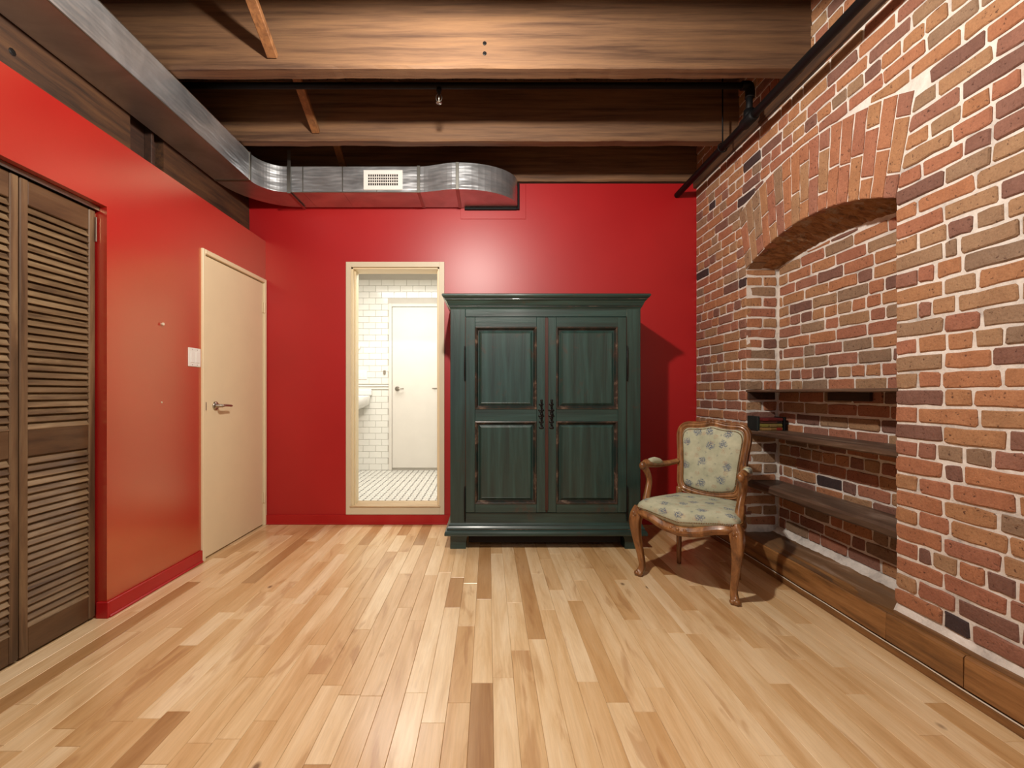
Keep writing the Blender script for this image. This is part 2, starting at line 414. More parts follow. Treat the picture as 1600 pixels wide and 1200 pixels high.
# nail in the wall
t = MB().lathe([(.004, 0), (.004, .010), (.009, .011), (.008, .016)], (XL, 2.587, 1.512), 10, 'x')
tag(t.build('wall_nail', M['caulk']), 'tiny pale nail stub in the red wall between closet and light switch', 'nail')
t = MB().lathe([(.004, 0), (.005, .003), (.003, .005)], (XL, 2.59, 1.06), 8, 'x')
tag(t.build('wall_plug', M['caulk']), 'tiny pale plug in the red wall below the nail, at door handle height', 'plug')

# closet bifold doors
def louver_door(idx, y0, y1, label, kx=-1.94):
    """one bifold leaf lying in the plane x = kx, between y0 and y1"""
    r = empty('door_%d' % idx, (kx, y0, .012)); S(r, label, 'closet door'); W = y1-y0; H = 2.0
    st = .036; th = .028
    for a, b in ((0.0015, st), (W-st, W-.0015)):
        MB().box(-th, 0, a, b, 0, H, .004, R.random()).build('stile', M['stile'], r)
    for z0, z1 in ((0, .112), (.834, .948), (1.895, H)):
        MB().box(-th+.002, -.003, st, W-st, z0, z1, .003, R.random()).build('rail', M['rail'], r)
    rot = Matrix.Rotation(math.radians(57), 3, 'Y')
    base = MB().obox((0, 0, 0), (.041, W-2*st+.006, .0065), rot, .002)
    for z0, z1, n in ((.112, .834, 23), (.948, 1.895, 30)):
        for i in range(n):
            z = z0 + (i+.5)*(z1-z0)/n
            q = MB(); tt = R.random(); q.add([p+Vector((-th/2, W/2, z)) for p in base.v], base.f, tt)
            q.build('slat', M['louver'], r)
    return r
louver_door(1, 1.855, 2.214, 'dark brown louvered closet leaf nearest the red wall strip')
d = louver_door(2, 1.480, 1.853, 'dark brown louvered closet leaf cut by the left edge of the photo')
def copy_tree(o, parent=None):
    c = o.copy(); COL.objects.link(c); c.parent = parent
    for ch in o.children: copy_tree(ch, c)
    return c
for i, (yy, lb) in enumerate(((1.105, 'dark brown louvered closet leaf, third from the red wall strip'), (.731, 'dark brown louvered closet leaf, farthest from the door'))):
    c = copy_tree(d); c.name = 'door_%d' % (3+i); c.location.y = yy; c['label'] = lb
tr = MB().box(-2.0, -1.925, .73, 2.22, 2.020, 2.036, .002).box(-1.9275, -1.9245, .73, 2.218, 2.014, 2.020)
S(tr.build('trim_1', M['flange']), 'thin metal track above the louvered closet doors', 'track')
S(MB().box(-1.958, -1.950, 2.2142, 2.2192, 1.93, 2.01, .001).lathe([(.004, 0), (.004, .12)], (-1.934, 2.208, 1.86), 8).build('trim_2', M['chrome']), 'slim metal pivot at the top corner of the closet doors', 'pivot')

# left room door, slab in a cream frame
dr = empty('door_5', (XL, 2.947, 0)); S(dr, 'closed plain cream door with a lever handle in the red left wall', 'door')
fw = .03
DH = 2.07
o = MB().box(-.13, .014, 0, fw, 0, DH, .003).box(-.13, .014, .82, .849, 0, DH, .003).box(-.13, .014, fw, .82, DH-fw, DH, .003); o.build('door_frame', M['cream'], dr)
MB().box(-.050, -.002, fw+.006, .815, .012, DH-fw-.007, .003).build('door_slab', M['cream'], dr)
MB().box(-.128, -.052, fw, .82, 0, DH-fw).build('door_stop', M['dark'], dr)
hy, hz = 3.105-2.947, 1.025
hd = MB().lathe([(.031, 0), (.031, .006), (.026, .011), (.012, .013), (.011, .052), (.001, .053)], (-.003, hy, hz), 20, 'x')
hd.tube(cat([(.045, hy-.004, hz), (.050, hy+.03, hz+.002), (.048, hy+.075, hz), (.046, hy+.115, hz-.003)], 5), lerp_list([.011, .009, .008, .0075], 16), 10, 1.0)
hd.build('door_handle', M['chrome'], dr, True)
MB().box(-.004, .0006, fw+.008, fw+.028, hz-.028, hz+.028, .0005).lathe([(.006, 0), (.006, .003)], (-.002, fw+.018, hz+.012), 8, 'x').lathe([(.006, 0), (.006, .003)], (-.002, fw+.018, hz-.012), 8, 'x').build('latch_plate', M['flange'], dr)
for z in (1.83, .236):
    MB().lathe([(.0055, -.045), (.0065, -.043), (.0065, .043), (.0055, .045)], (.010, .817, z), 10).box(-.001, .003, .80, .834, z-.042, z+.042, .001).build('hinge', M['cream'], dr)
# light switch
sw = empty('light_switch', (XL, 2.875, 1.342)); tag(sw, 'white double light switch plate on the red wall beside the cream door', 'switch')
MB().box(0, .007, -.060, .060, -.060, .060, .003).build('switch_plate', M['white'], sw)
for s_ in (-.024, .024):
    MB().box(.006, .010, s_-.017, s_+.017, -.034, .034, .0015).build('rocker', M['white'], sw)
    for z in (-.048, .048): MB().lathe([(.003, .0065), (.003, .0078)], (0, s_, z), 8, 'x').build('screw', M['chrome'], sw)

# ============================================================ BACK WALL with bathroom doorway
DX0, DX1, DZ0, DZ1 = -1.163, -.413, .147, 2.180
YW = 3.95
wb = MB().box(-2.30, DX0, YB, YW, 0, 2.89).box(DX1, 2.1, YB, YW, 0, 2.89).box(DX0, DX1, YB, YW, DZ1, 2.89).box(DX0, DX1, YB, YW, 0, DZ0)
S(wb.build('wall_back', M['red']), 'glossy red back wall behind the armoire', 'wall')
b2 = MB().box(XL, 1.74, YB-.013, YB, 0, .082, .002).box(XL, 1.74, YB-.018, YB, 0, .012, .004)
S(b2.build('baseboard_back', M['red_trim']), 'low red baseboard along the back wall', 'baseboard')
# casing around the doorway, a flat ivory frame on all four sides
cs = MB(); c0, c1, cz0, cz1, cwid = -1.203, -.372, .087, 2.222, .042
cs.box(c0, c0+cwid, YB-.018, YB+.001, cz0, cz1, .0015); cs.box(c1-cwid, c1, YB-.018, YB+.001, cz0, cz1, .0015)
cs.box(c0+cwid, c1-cwid, YB-.018, YB+.001, cz1-.044, cz1, .0015); cs.box(c0+cwid, c1-cwid, YB-.018, YB+.001, cz0, cz0+.058, .0015)
S(cs.build('trim_3', M['casing']), 'ivory casing around the bathroom doorway', 'door casing')
jb = MB().box(DX0-.001, DX0+.016, YB, YW+.01, DZ0, DZ1).box(DX1-.016, DX1+.001, YB, YW+.01, DZ0, DZ1).box(DX0, DX1, YB, YW+.01, DZ1-.014, DZ1+.001)
jb.box(DX0+.016, DX0+.026, YB+.04, YB+.08, DZ0, DZ1-.01, .002).box(DX1-.026, DX1-.016, YB+.04, YB+.08, DZ0, DZ1-.01, .002)
S(jb.build('trim_4', M['cream']), 'cream door jamb lining the bathroom doorway', 'door jamb')
S(MB().box(DX0-.01, DX1+.01, YB-.022, YW+.03, DZ0-.002, DZ0+.012, .004).build('trim_5', wood('threshold_oak', [srgb(172, 140, 100), srgb(208, 182, 142)], 'x', .4)), 'raised oak threshold at the bathroom doorway', 'threshold')
# access patch where the duct enters the wall
S(MB().box(-.235, .318, YB-.006, YB+.001, 2.588, 2.885, .0015).build('wall_patch', M['red']), 'red patch board on the wall around the duct end', 'wall patch')

# ============================================================ BATHROOM
BY = 5.58
bf = S(MB().box(-2.3, .5, YW, BY+.1, .04, .150).build('floor_bathroom', M['grout']), 'white basketweave bathroom floor with small black dots', 'floor')
ft = MB(); fd = MB(); pc = .065
for i in range(int(2.2/pc)):
    for j in range(int((BY-YW)/pc)):
        x = -1.9+i*pc; y = YW+.012+j*pc
        if (i+j) % 2: ft.box(x+.008, x+.0305, y+.004, y+.061, .15, .1525); ft.box(x+.0345, x+.057, y+.004, y+.061, .15, .1525)
        else: ft.box(x+.004, x+.061, y+.008, y+.0305, .15, .1525); ft.box(x+.004, x+.061, y+.0345, y+.057, .15, .1525)
        fd.box(x-.008, x+.008, y-.008, y+.008, .15, .1532)
tag(ft.build('white_floor_tiles', M['tile'], bf), kind='stuff'); tag(fd.build('black_floor_tiles', M['black_tile'], bf), kind='stuff')
bw = S(MB().box(-2.3, .5, BY, BY+.1, .04, 2.7).build('wall_bathroom_back', M['grout']), 'white subway tiled wall seen through the doorway', 'wall')
TX, TZ = .155, .0765
rest = MB(); n_t = 0
for r_ in range(int(2.40/TZ)):
    z0 = .155+r_*TZ
    if 1.16 < z0+TZ and z0 < 1.215: continue
    off = -TX/2 if r_ % 2 else 0
    for i in range(17):
        x0 = -2.1+off+i*TX; x1 = x0+TX-.003
        if z0 < 2.225 and x1 > -1.235: 
            if x0 > -1.25: continue
            x1 = -1.238
        if x1-x0 < .01: continue
        vis = (x1 > -1.70 and x0 < -.35)
        dd = R.uniform(-.0006, .0006)
        if vis and n_t < 300:
            MB().box(x0, x1, BY-.008+dd, BY, z0, z0+TZ-.003, .002, R.random()).build('wall_tile', M['tile'], bw); n_t += 1
        else: rest.box(x0, x1, BY-.008, BY, z0, z0+TZ-.003, .002, R.random())
tag(rest.build('wall_tiles', M['tile'], bw), kind='stuff')
S(MB().box(-2.3, -1.238, BY-.022, BY, 1.192, 1.214, .006).box(-2.3, -1.238, BY-.012, BY, 1.158, 1.186, .004).build('trim_6', M['tile']), 'white tile cap rail across the bathroom wall', 'rail')
S(MB().box(-2.3, -2.2, YW, BY, .1, 2.7).build('wall_bathroom_left', M['plaster']))
S(MB().box(.4, .5, YW, BY, .1, 2.7).build('wall_bathroom_right', M['plaster']))
S(MB().box(-2.3, .5, YW, BY+.1, 2.6, 2.72).build('ceiling_bathroom', M['plaster']))
S(MB().box(-2.02, DX0, YW, YW+.01, .15, 2.6).box(DX1, .4, YW, YW+.01, .15, 2.6).box(DX0, DX1, YW, YW+.01, DZ1, 2.6).build('wall_bathroom_front', M['plaster']))
bd = empty('door_6', (-1.196, BY, .175)); S(bd, 'plain white door in the far bathroom wall', 'door')
MB().box(-.040, 0, -.030, 0, -.02, 2.048, .003).box(.76, .80, -.03, 0, -.02, 2.048, .003).box(0, .76, -.029, 0, 2.008, 2.047, .003).build('door_frame', M['bathdoor'], bd)
MB().box(.004, .756, -.024, 0, .010, 2.004, .003).build('door_slab', M['bathdoor'], bd)
hb = MB().lathe([(.028, 0), (.028, -.008), (.011, -.012), (.010, -.05), (.001, -.052)], (.068, -.024, .992-.0), 16, 'y')
hb.tube([(.068, -.07, .992), (.10, -.072, .992), (.155, -.066, .990)], [.010, .008, .007], 10); hb.build('door_handle', M['chrome'], bd, True)
MB().box(.50, .56, -.032, -.024, .990, 1.002, .003).tube([(.53, -.03, .996), (.53, -.055, .996)], .006, 8).build('towel_peg', M['chrome'], bd)
# wall hung sink
sk = empty('wall_sink', (-1.78, BY-.02, .95)); tag(sk, 'white wall hung sink at the left inside the bathroom', 'sink')
def sink_ring(z, w, dp): 
    out = []
    for i in range(24):
        a = 2*PI*i/24; x = w*math.copysign(abs(math.cos(a))**.5, math.cos(a)); y = -dp/2+dp/2*math.copysign(abs(math.sin(a))**.5, math.sin(a)); out.append(Vector((x, y, z)))
    return out
MB().rings([sink_ring(-.06, .12, .22), sink_ring(-.02, .26, .36), sink_ring(.03, .34, .42), sink_ring(.12, .35, .43), sink_ring(.135, .345, .425)], cap=True).build('basin', M['porcelain'], sk, True)
MB().box(-.34, .34, -.06, .01, .13, .21, .012).build('backsplash', M['porcelain'], sk)
MB().tube(cat([(0, -.12, -.05), (0, -.12, -.20), (0, -.10, -.25), (0, -.05, -.22), (0, 0, -.22)], 5), .018, 12).build('drain_pipe', M['chrome'], sk, True)
MB().tube(cat([(0, -.04, .18), (0, -.05, .28), (0, -.12, .29), (0, -.17, .25)], 5), .011, 10).build('faucet', M['chrome'], sk, True)
tag(MB().lathe([(.045, -.006), (.047, -.03), (.040, -.05), (.030, -.052)], (-1.63, BY, 1.69), 20, 'y').build('round_hook', M['porcelain'], smooth=True), 'round white wall knob above the sink in the bathroom', 'knob')
ol = empty('bathroom_switch', (-1.565, BY-.008, 1.34)); tag(ol, 'white switch plate on the bathroom tiles above the rail', 'switch')
MB().box(-.058, .058, -.010, 0, -.055, .055, .003).build('switch_plate', M['white'], ol)
for x in (-.024, .024): MB().box(x-.016, x+.016, -.014, -.008, -.032, .032, .002).build('rocker', M['white'], ol)
tag(MB().box(-1.305, -1.275, BY-.022, BY-.008, 1.345, 1.395, .004).box(-1.297, -1.283, BY-.03, BY-.02, 1.35, 1.365, .003).build('robe_hook', M['chrome']), 'small metal hook on the tiles beside the far bathroom door', 'hook')
cl = empty('bathroom_ceiling_light', (-.9, 4.55, 2.6)); tag(cl, 'flat ceiling light above the bathroom floor', 'lamp')
MB().box(-.67, .67, -.42, .42, -.045, 0, .01).build('lamp_housing', M['white'], cl)

# ============================================================ BRICK WALL
YN0, YN1 = 1.937, 3.065       # niche
YC = (YN0+YN1)/2; HW = (YN1-YN0)/2
ZS = 1.958; SAG = .132; RA = (HW*HW+SAG*SAG)/(2*SAG); ZCc = ZS+SAG-RA
XM = XR+.007                  # mortar plane
XN = 1.98                     # niche back face
def inner(u): return ZCc+math.sqrt(max(RA*RA-(u-YC)**2, 0))
HWo = HW+.088; ZSo = 2.372; SAGo = .128; RAo = (HWo*HWo+SAGo*SAGo)/(2*SAGo); ZCo = ZSo+SAGo-RAo
def outer(u): return ZCo+math.sqrt(max(RAo*RAo-(u-YC)**2, 0))
def inner_low(u):  # rear edge of the soffit is lower
    return 1.955+.055*(1-((u-YC-.05)/HW)**2)
wr = MB()
ZT = 3.40
def strip(pts):   # solid wall between front plane and rear, columns (y0,y1,z0a,z0b,z1)
    for (y0, y1, a, b, top) in pts:
        v = [(XM, y0, a), (XM, y1, b), (XM, y1, top), (XM, y0, top)]; wr.add(v, [(0, 1, 2, 3)][::1])
wr.add([(XM, -2.9, 0), (XM, YN0, 0), (XM, YN0, ZT), (XM, -2.9, ZT)], [(3, 2, 1, 0)])
wr.add([(XM, YN1, 0), (XM, YB+.1, 0), (XM, YB+.1, ZT), (XM, YN1, ZT)], [(3, 2, 1, 0)])
wr.add([(XM, YN0, 0), (XM, YN1, 0), (XM, YN1, .15), (XM, YN0, .15)], [(3, 2, 1, 0)])
NS = 24
for i in range(NS):
    a = YN0+(YN1-YN0)*i/NS; b = YN0+(YN1-YN0)*(i+1)/NS
    wr.add([(XM, a, inner(a)), (XM, b, inner(b)), (XM, b, ZT), (XM, a, ZT)], [(3, 2, 1, 0)])
jx = YN1+.007; jn = YN0-.007
wr.box(XN+.007, 2.2, -2.9, YB+.1, 0, ZT)
wr.add([(XM, YN1, 0), (XN+.01, jx, 0), (XN+.01, jx, 2.3), (XM, YN1, 2.3)], [(0, 1, 2, 3)])
wr.add([(XM, YN0, 0), (XN+.01, jn, 0), (XN+.01, jn, 2.3), (XM, YN0, 2.3)], [(3, 2, 1, 0)])
WR = S(wr.build('wall_right', M['mortar']), 'old exposed brick wall with pale mortar and an arched niche', 'wall')

def brick_geo(mb, poly, P, proud, tone, jit=.003, depth=.03, inset=.004):
    """poly: outline in wall coords (u, v) counter-clockwise; P(u, v, d) places it in the world"""
    n = len(poly); cu = sum(p[0] for p in poly)/n; cv = sum(p[1] for p in poly)/n
    q = [(u+R.uniform(-jit, jit), v+R.uniform(-jit, jit)) for u, v in poly]
    def ins(u, v, a):
        dx, dy = cu-u, cv-v; return (u+math.copysign(min(a, abs(dx)), dx), v+math.copysign(min(a, abs(dy)), dy))
    r0 = [P(u, v, -depth) for u, v in q]; r1 = [P(u, v, proud-.004) for u, v in q]
    r2 = []
    tu = R.uniform(-.012, .012)
    for u, v in q:
        a, b = ins(u, v, inset); r2.append(P(a, b, proud+R.uniform(-.0006, .0006)+tu*(u-cu)))
    V = r0+r1+r2; F = []
    for a in (0, 1):
        for i in range(n): j = (i+1) % n; F.append((a*n+i, a*n+j, (a+1)*n+j, (a+1)*n+i))
    F.append(tuple(2*n+i for i in range(n)))
    mb.add(V, F, tone)
def rect_poly(u0, u1, v0, v1, c=.006):
    m = 3 if u1-u0 > .13 else 2
    pts = [(u0+c+(u1-u0-2*c)*i/m, v0) for i in range(m+1)] + [(u1, v0+c), (u1, v1-c)]
    pts += [(u1-c-(u1-u0-2*c)*i/m, v1) for i in range(m+1)] + [(u0, v1-c), (u0, v0+c)]
    return pts
def tone_brick(nearness=.5):
    r = R.random()
    return R.uniform(0, .055) if r < .022 else R.uniform(.08, .3) if r < .20 else R.uniform(.3, 1)
CH = .0712; JT = .0118
nb = [0]
cand = []; restb = MB()
Pf = lambda u, v, d: Vector((XM-d, u, v))
def row_cuts(a, b, phase, header):
    """break a stretch [a,b] into bricks"""
    out = []; u = a-phase
    while u < b:
        L = (.097 if header or R.random() < .16 else .203)*R.uniform(.95, 1.05)
        s, e_ = max(u, a), min(u+L, b)
        if e_-s > .035: out.append((s, e_))
        elif out and s < b and e_-s > 0: out[-1] = (out[-1][0], e_)
        u += L
    return out
def emit(poly, yc):
    proud = .0065+R.uniform(-.0015, .003)
    t_ = tone_brick(); wd_ = max(p[0] for p in poly)-min(p[0] for p in poly)
    if t_ < .06 and wd_ > .15 and yc < 2.2: t_ = .12
    cand.append((yc, poly, proud, t_))
z = .205; course = 0
while z < 3.36:
    v0 = z+JT/2; v1 = z+CH-JT/2; vm = (v0+v1)/2
    header = (course % 6 == 3)
    ph = R.uniform(0, .04)+(.1 if course % 2 else 0)
    segs = []
    if v1 < ZS+.0: hw = lambda v: HW
    elif vm < ZSo: hw = lambda v: HW+(HWo-HW)*max(0, min(1, (v-ZS)/(ZSo-ZS)))+.004
    else: hw = None
    if hw:
        for side in (-1, 1):
            if side < 0: cuts = row_cuts(-2.88, YC-hw(vm), ph, header)
            else: cuts = row_cuts(YC+hw(vm), YB, ph if course % 2 else ph+.1, header)
            if side < 0:    # bond the niche corner: work back from the corner
                L0 = .097 if course % 2 else .2; e0 = YC-hw(vm)
                cuts = [c for c in cuts if c[0] < e0-L0-.05]
                if cuts: cuts[-1] = (cuts[-1][0], e0-L0)
                if cuts and cuts[-1][1]-cuts[-1][0] > .24: a_ = cuts[-1][0]; cuts[-1:] = [(a_, a_+.1), (a_+.1, e0-L0)]
                cuts.append((e0-L0, e0))
            for (a, b) in cuts:
                ta = R.uniform(-.0015, .0015); p = rect_poly(a+JT/2+R.uniform(-.0015, .002), b-JT/2-R.uniform(-.0015, .002), v0+ta, v1+ta, R.uniform(.003, .008))
                if abs(b-(YC-hw(vm))) < 1e-6 or abs(a-(YC+hw(vm))) < 1e-6:
                    # edge brick follows the slanted springer and runs to the corner
                    p2 = []
                    for (u, v) in p:
                        e0 = YC+side*hw(v)
                        if side < 0 and u > (a+b)/2+.02: u = e0-(b-JT/2-u)
                        if side > 0 and u < (a+b)/2-.02: u = e0+(u-a-JT/2)
                        p2.append((u, v))
                    p = p2
                emit(p, (a+b)/2)
    else:
        for (a, b) in row_cuts(-2.88, YB, ph, header):
            lo = max(outer(a) if abs(a-YC) < HWo else 0, outer(b) if abs(b-YC) < HWo else 0, outer(YC) if a < YC < b else 0)+.006
            if lo < v0 or (b < YC-HWo or a > YC+HWo): emit(rect_poly(a+JT/2, b-JT/2, v0, v1), (a+b)/2); continue
            p = [(u, max(v, outer(u)+.008) if abs(u-YC) < HWo else v) for u, v in rect_poly(a+JT/2, b-JT/2, v0, v1)]
            p = [(u, min(v, v1-.003) if v < v1-.012 else v) for u, v in p]
            hgt = max(min(v1-(outer(u)+.008 if abs(u-YC) < HWo else v0) for u in us) for us in ((a+.01, (a+b)/2), ((a+b)/2, b-.01)))
            if hgt > .018: emit(p, (a+b)/2)
            else:
                ue = math.sqrt(max(RAo**2-(v0-ZCo)**2, 0))
                if b > YC+ue+.02: emit(rect_poly(max(a+JT/2, YC+ue+.006), b-JT/2, v0, v1), b)
                elif a < YC-ue-.02: emit(rect_poly(a+JT/2, min(b-JT/2, YC-ue-.006), v0, v1), a)
    z += CH; course += 1
def seen(yc, poly):
    zc = sum(p[1] for p in poly)/len(poly)
    return yc > 1.40 and zc < 3.3 and zc < 1.114+XR*0+ (614)/700*yc + .05
cand.sort(key=lambda c: c[0])
vis = [c for c in cand if seen(c[0], c[1])]
inv = [c for c in cand if not seen(c[0], c[1])]
vis.sort(key=lambda c: c[0])
for c in vis[:300]:
    m = MB(); brick_geo(m, c[1], Pf, c[2], c[3]); m.build('brick', M['brick'], WR)
for c in vis[300:]+inv: brick_geo(restb, c[1], Pf, c[2], c[3])
tag(restb.build('bricks', M['brick'], WR), kind='stuff')
print('front bricks', len(vis), len(inv))

# arch ring
ar = S(MB().box(XM+.0, XM+.003, YC-.001, YC+.001, ZS+.3, ZS+.302).build('trim_7', M['mortar']), 'flat arch ring of upright bricks over the niche', 'brick arch')
NA = 17
def ringpt(t, s):
    """t along the span, s from intrados to extrados"""
    a = YC+(-1+2*t)*(HW+.002); b = YC+(-1+2*t)*(HWo-.002); return ((1-s)*a+s*b, (1-s)*inner(a)+s*outer(b))
for i in range(NA):
    t0 = i/NA; t1 = (i+1)/NA; gu = .0045/(2*HW)
    cuts = [0, .5, 1] if i % 2 else [0, .24, .74, 1]
    if i in (4, 9): cuts = [0, .42, 1]
    cuts = [cuts[0]]+[c+R.uniform(-.03, .03) for c in cuts[1:-1]]+[1]
    for s0, s1 in zip(cuts[:-1], cuts[1:]):
        gs = .006; a = s0+gs*(s0 > 0)*2; b = s1-gs*2
        pts = []
        for ss in (a, (2*a+b)/3, (a+2*b)/3, b): pts.append(ringpt(t1-gu, ss))
        for ss in (b, (2*b+a)/3, (b+2*a)/3, a): pts.append(ringpt(t0+gu, ss))
        m = MB(); brick_geo(m, pts[::-1] if False else pts, Pf, .008+R.uniform(-.001, .002), R.uniform(.3, .95) if R.random() > .03 else .04, depth=.10 if s0 == 0 else .03)
        m.build('brick', M['brick'], ar)
# soffit, rough and sloping down to the rear
def sof(i, j):
    y = YN0-.008+(YN1-YN0+.016)*i; zf = inner(min(max(y, YN0), YN1)); zb = inner_low(y); x = XM+(XN+.01-XM)*j
    k_ = noise.noise(Vector((x*9, y*30, 3)))*.010+noise.noise(Vector((x*30, y*60, 7)))*.008+.010*abs(math.sin(PI*17*i+3*noise.noise(Vector((x*8, y*3, 1)))))
    return Vector((x, y, zf*(1-j)+zb*j+k_*(1 if 0 < j < 1 else .3)+.002))
S(MB().grid(sof, 110, 12).build('trim_8', M['soffit'], smooth=True), 'rough dark underside of the brick arch', 'soffit')

# niche: back and jamb bricks
nk = S(MB().box(XN+.0065, XN+.02, YN0-.006, YN1+.006, .15, 2.06).build('wall_niche', M['mortar']), 'recessed brick back of the arched niche', 'wall')
Pn = lambda u, v, d: Vector((XN+.0065-d, u, v))
z = .2; course = 0
while z < 2.02:
    v0 = z+JT/2; v1 = z+CH-JT/2; header = (course in (7, 14, 19))
    for (a, b) in row_cuts(YN0-.03, YN1-.008, R.uniform(0, .1)+(.1 if course % 2 else 0), header):
        if a < YN0 and b < YN0+.03: continue
        a = max(a, YN0)
        p = [(u, min(v, inner_low(u)-.006)) for u, v in rect_poly(a+JT/2, b-JT/2, v0, v1)]
        if v1-min(v1, inner_low((a+b)/2)) > CH*.6: continue
        m = MB(); brick_geo(m, p, Pn, .006+R.uniform(-.002, .003), tone_brick(), .003); m.build('brick', M['brick'], nk)
    z += CH; course += 1
for side, yj, sg in (('far', YN1, -1), ('near', YN0, 1)):
    jm = S(MB().box(XM+.002, XN+.006, min(yj+.0065*-sg, yj+.012*-sg), max(yj+.0065*-sg, yj+.012*-sg), .16, 2.0).build('wall_jamb_'+side, M['mortar']), '%s brick side of the arched niche' % side, 'wall')
    Pj = (lambda u, v, d, y=yj, s=sg: Vector((u, y-s*.0065+s*d, v)))
    z = .205; c_ = 0
    while z < 1.95:
        v0 = z+JT/2; v1 = min(z+CH-JT/2, ZS)
        for (a, b) in ([(XR+.006, XN-.10), (XN-.095, XN)] if c_ % 2 else [(XR+.006, XN-.008)]):
            m = MB(); pl = rect_poly(a, b-JT*.6, v0, v1)
            if sg < 0: pl = pl
            brick_geo(m, pl if sg < 0 else pl[::-1], Pj, .0065+R.uniform(-.001, .002), tone_brick()); m.build('brick', M['brick'], jm)
        z += CH; c_ += 1

# ============================================================ base beam, sill, upper plate
bm = empty('trim_9'); S(bm, 'heavy brown timber base along the foot of the brick wall', 'base beam')
XB = 1.723
def noisy_board(x0, x1, y0, y1, z0, z1, name, mat, parent, amp=.003, tone=.5, seg=.06, b=.006, fr=6):
    n = max(2, int((y1-y0)/seg)); rings = []
    for i in range(n+1):
        y = y0+(y1-y0)*i/n
        k_ = lambda s_: noise.noise(Vector((y*fr, s_*5.1, tone*9)))*amp
        pr = [(x0+b, z0), (x1, z0), (x1, z1), (x0+b*1.3, z1+k_(1)), (x0+k_(2), z1-b*1.3+k_(1)), (x0+k_(3), z0+b)]
        rings.append([Vector((px, y, pz)) for px, pz in pr])
    m = MB().rings(rings, tone=tone); return m.build(name, mat, parent)
for a, b_ in ((-2.85, 1.105), (1.107, 1.623), (1.626, 1.941), (1.943, 3.79)):
    noisy_board(XB, 1.80, a, b_, .040, .162, 'beam_length', M['beam'], bm, .0025, R.random())
noisy_board(XB-.002, 1.80, -2.85, 3.79, 0, .034, 'shoe_board', M['beam'], bm, .0008, .2, b=.003)
MB().tube([(XB-.001, -2.85+i*.166, .037+.0012*math.sin(i*2.3)) for i in range(41)], .0028, 6).build('caulk_line', M['caulk'], bm)
noisy_board(1.748, 1.80, -2.85, YN0-.005, .160, .180, 'top_strip', M['sill'], bm, .003, .3, b=.003)
sl = MB()
def sill_fn(i, j):
    y = YN0-.02+(YN1-YN0+.04)*i; x = 1.728+(1.965-1.728)*j
    return Vector((x, y, .1625+.004*noise.noise(Vector((x*8, y*3, 1)))+.002*noise.noise(Vector((x*40, y*6, 2)))+(.014*max(0, (j-.85)/.15))))
sl.grid(sill_fn, 60, 14); sl.build('niche_sill', M['sill'], bm, True)
def mfn(i, j):
    y = YN0+(YN1-YN0)*i; return Vector((1.945+.035*j+.004*noise.noise(Vector((y*22, j, 0))), y, .170+.035*j+.005*noise.noise(Vector((y*30, j*3, 5)))))
MB().grid(mfn, 70, 5).build('sill_mortar', M['mortar'], nk)
mf = MB()
def mort_fn(i, j):
    y = -2.8+(YN0+2.8)*i; return Vector((1.752+.014*j, y, .178+.028*j+.004*noise.noise(Vector((y*20, j*3, 5)))))
mf.grid(mort_fn, 160, 3); mf.build('base_mortar', M['mortar'], WR)
up = empty('trim_10'); S(up, 'old timber plate running along the top of the brick wall', 'timber plate')
noisy_board(1.738, 1.82, -2.85, YB, 2.846, 2.945, 'plate', M['girder'], up, .006, .7)

# ============================================================ CEILING: deck, joists, girder, bridging
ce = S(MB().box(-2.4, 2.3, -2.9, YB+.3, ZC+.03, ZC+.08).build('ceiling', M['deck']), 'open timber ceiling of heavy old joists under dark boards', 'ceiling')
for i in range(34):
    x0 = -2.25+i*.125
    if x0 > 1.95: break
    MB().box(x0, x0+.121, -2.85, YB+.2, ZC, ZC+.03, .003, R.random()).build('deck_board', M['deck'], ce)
def joist(y0, wd, tone, zb=2.89, zt=ZC, x0=-2.20, x1=1.84):
    n = 90; rings = []
    for i in range(n+1):
        x = x0+(x1-x0)*i/n
        k_ = lambda s_, f=3.5, a=.007: noise.noise(Vector((x*f, s_*7.3, y0*3)))*a + noise.noise(Vector((x*f*5, s_*7.3+2, y0*3)))*a*.35
        rings.append([Vector((x, y, z_)) for y, z_ in ((y0+k_(1, 1.5, .004), zt), (y0+k_(1, 1.5, .004), zb+.012), (y0+.008+abs(k_(2)), zb+k_(3, 3, .005)), (y0+wd-.008-abs(k_(4))*1.3, zb+k_(3, 3, .005)), (y0+wd, zb+.014), (y0+wd, zt))])
    return MB().rings(rings, tone=tone).build('joist', M['joist'], ce)
JY = [(3.785, .16), (3.150, .085), (2.445, .097), (1.79, .09), (1.13, .09), (.47, .09), (-.19, .09), (-.85, .09), (-1.51, .09), (-2.17, .09), (-2.83, .09)]
for i, (y, wd) in enumerate(JY): joist(y, wd, R.random(), zb=2.89 if i else 2.905)
for (ya, yb_, x) in ((3.15, 2.542, -1.18), (2.445, 1.88, -1.145), (3.785, 3.235, -1.17), (1.79, 1.22, -1.15)):
    p0 = Vector((x-.031, ya-.012, 2.955)); p1 = Vector((x-.031, yb_+.012, ZC-.06)); dv = p1-p0
    ang = math.atan2(dv.z, -dv.y)
    m = MB().obox((p0+p1)/2, (.055, dv.length+.03, .032), Matrix.Rotation(-ang, 3, 'X'), .003); m.build('bridging', M['bridge'], ce)
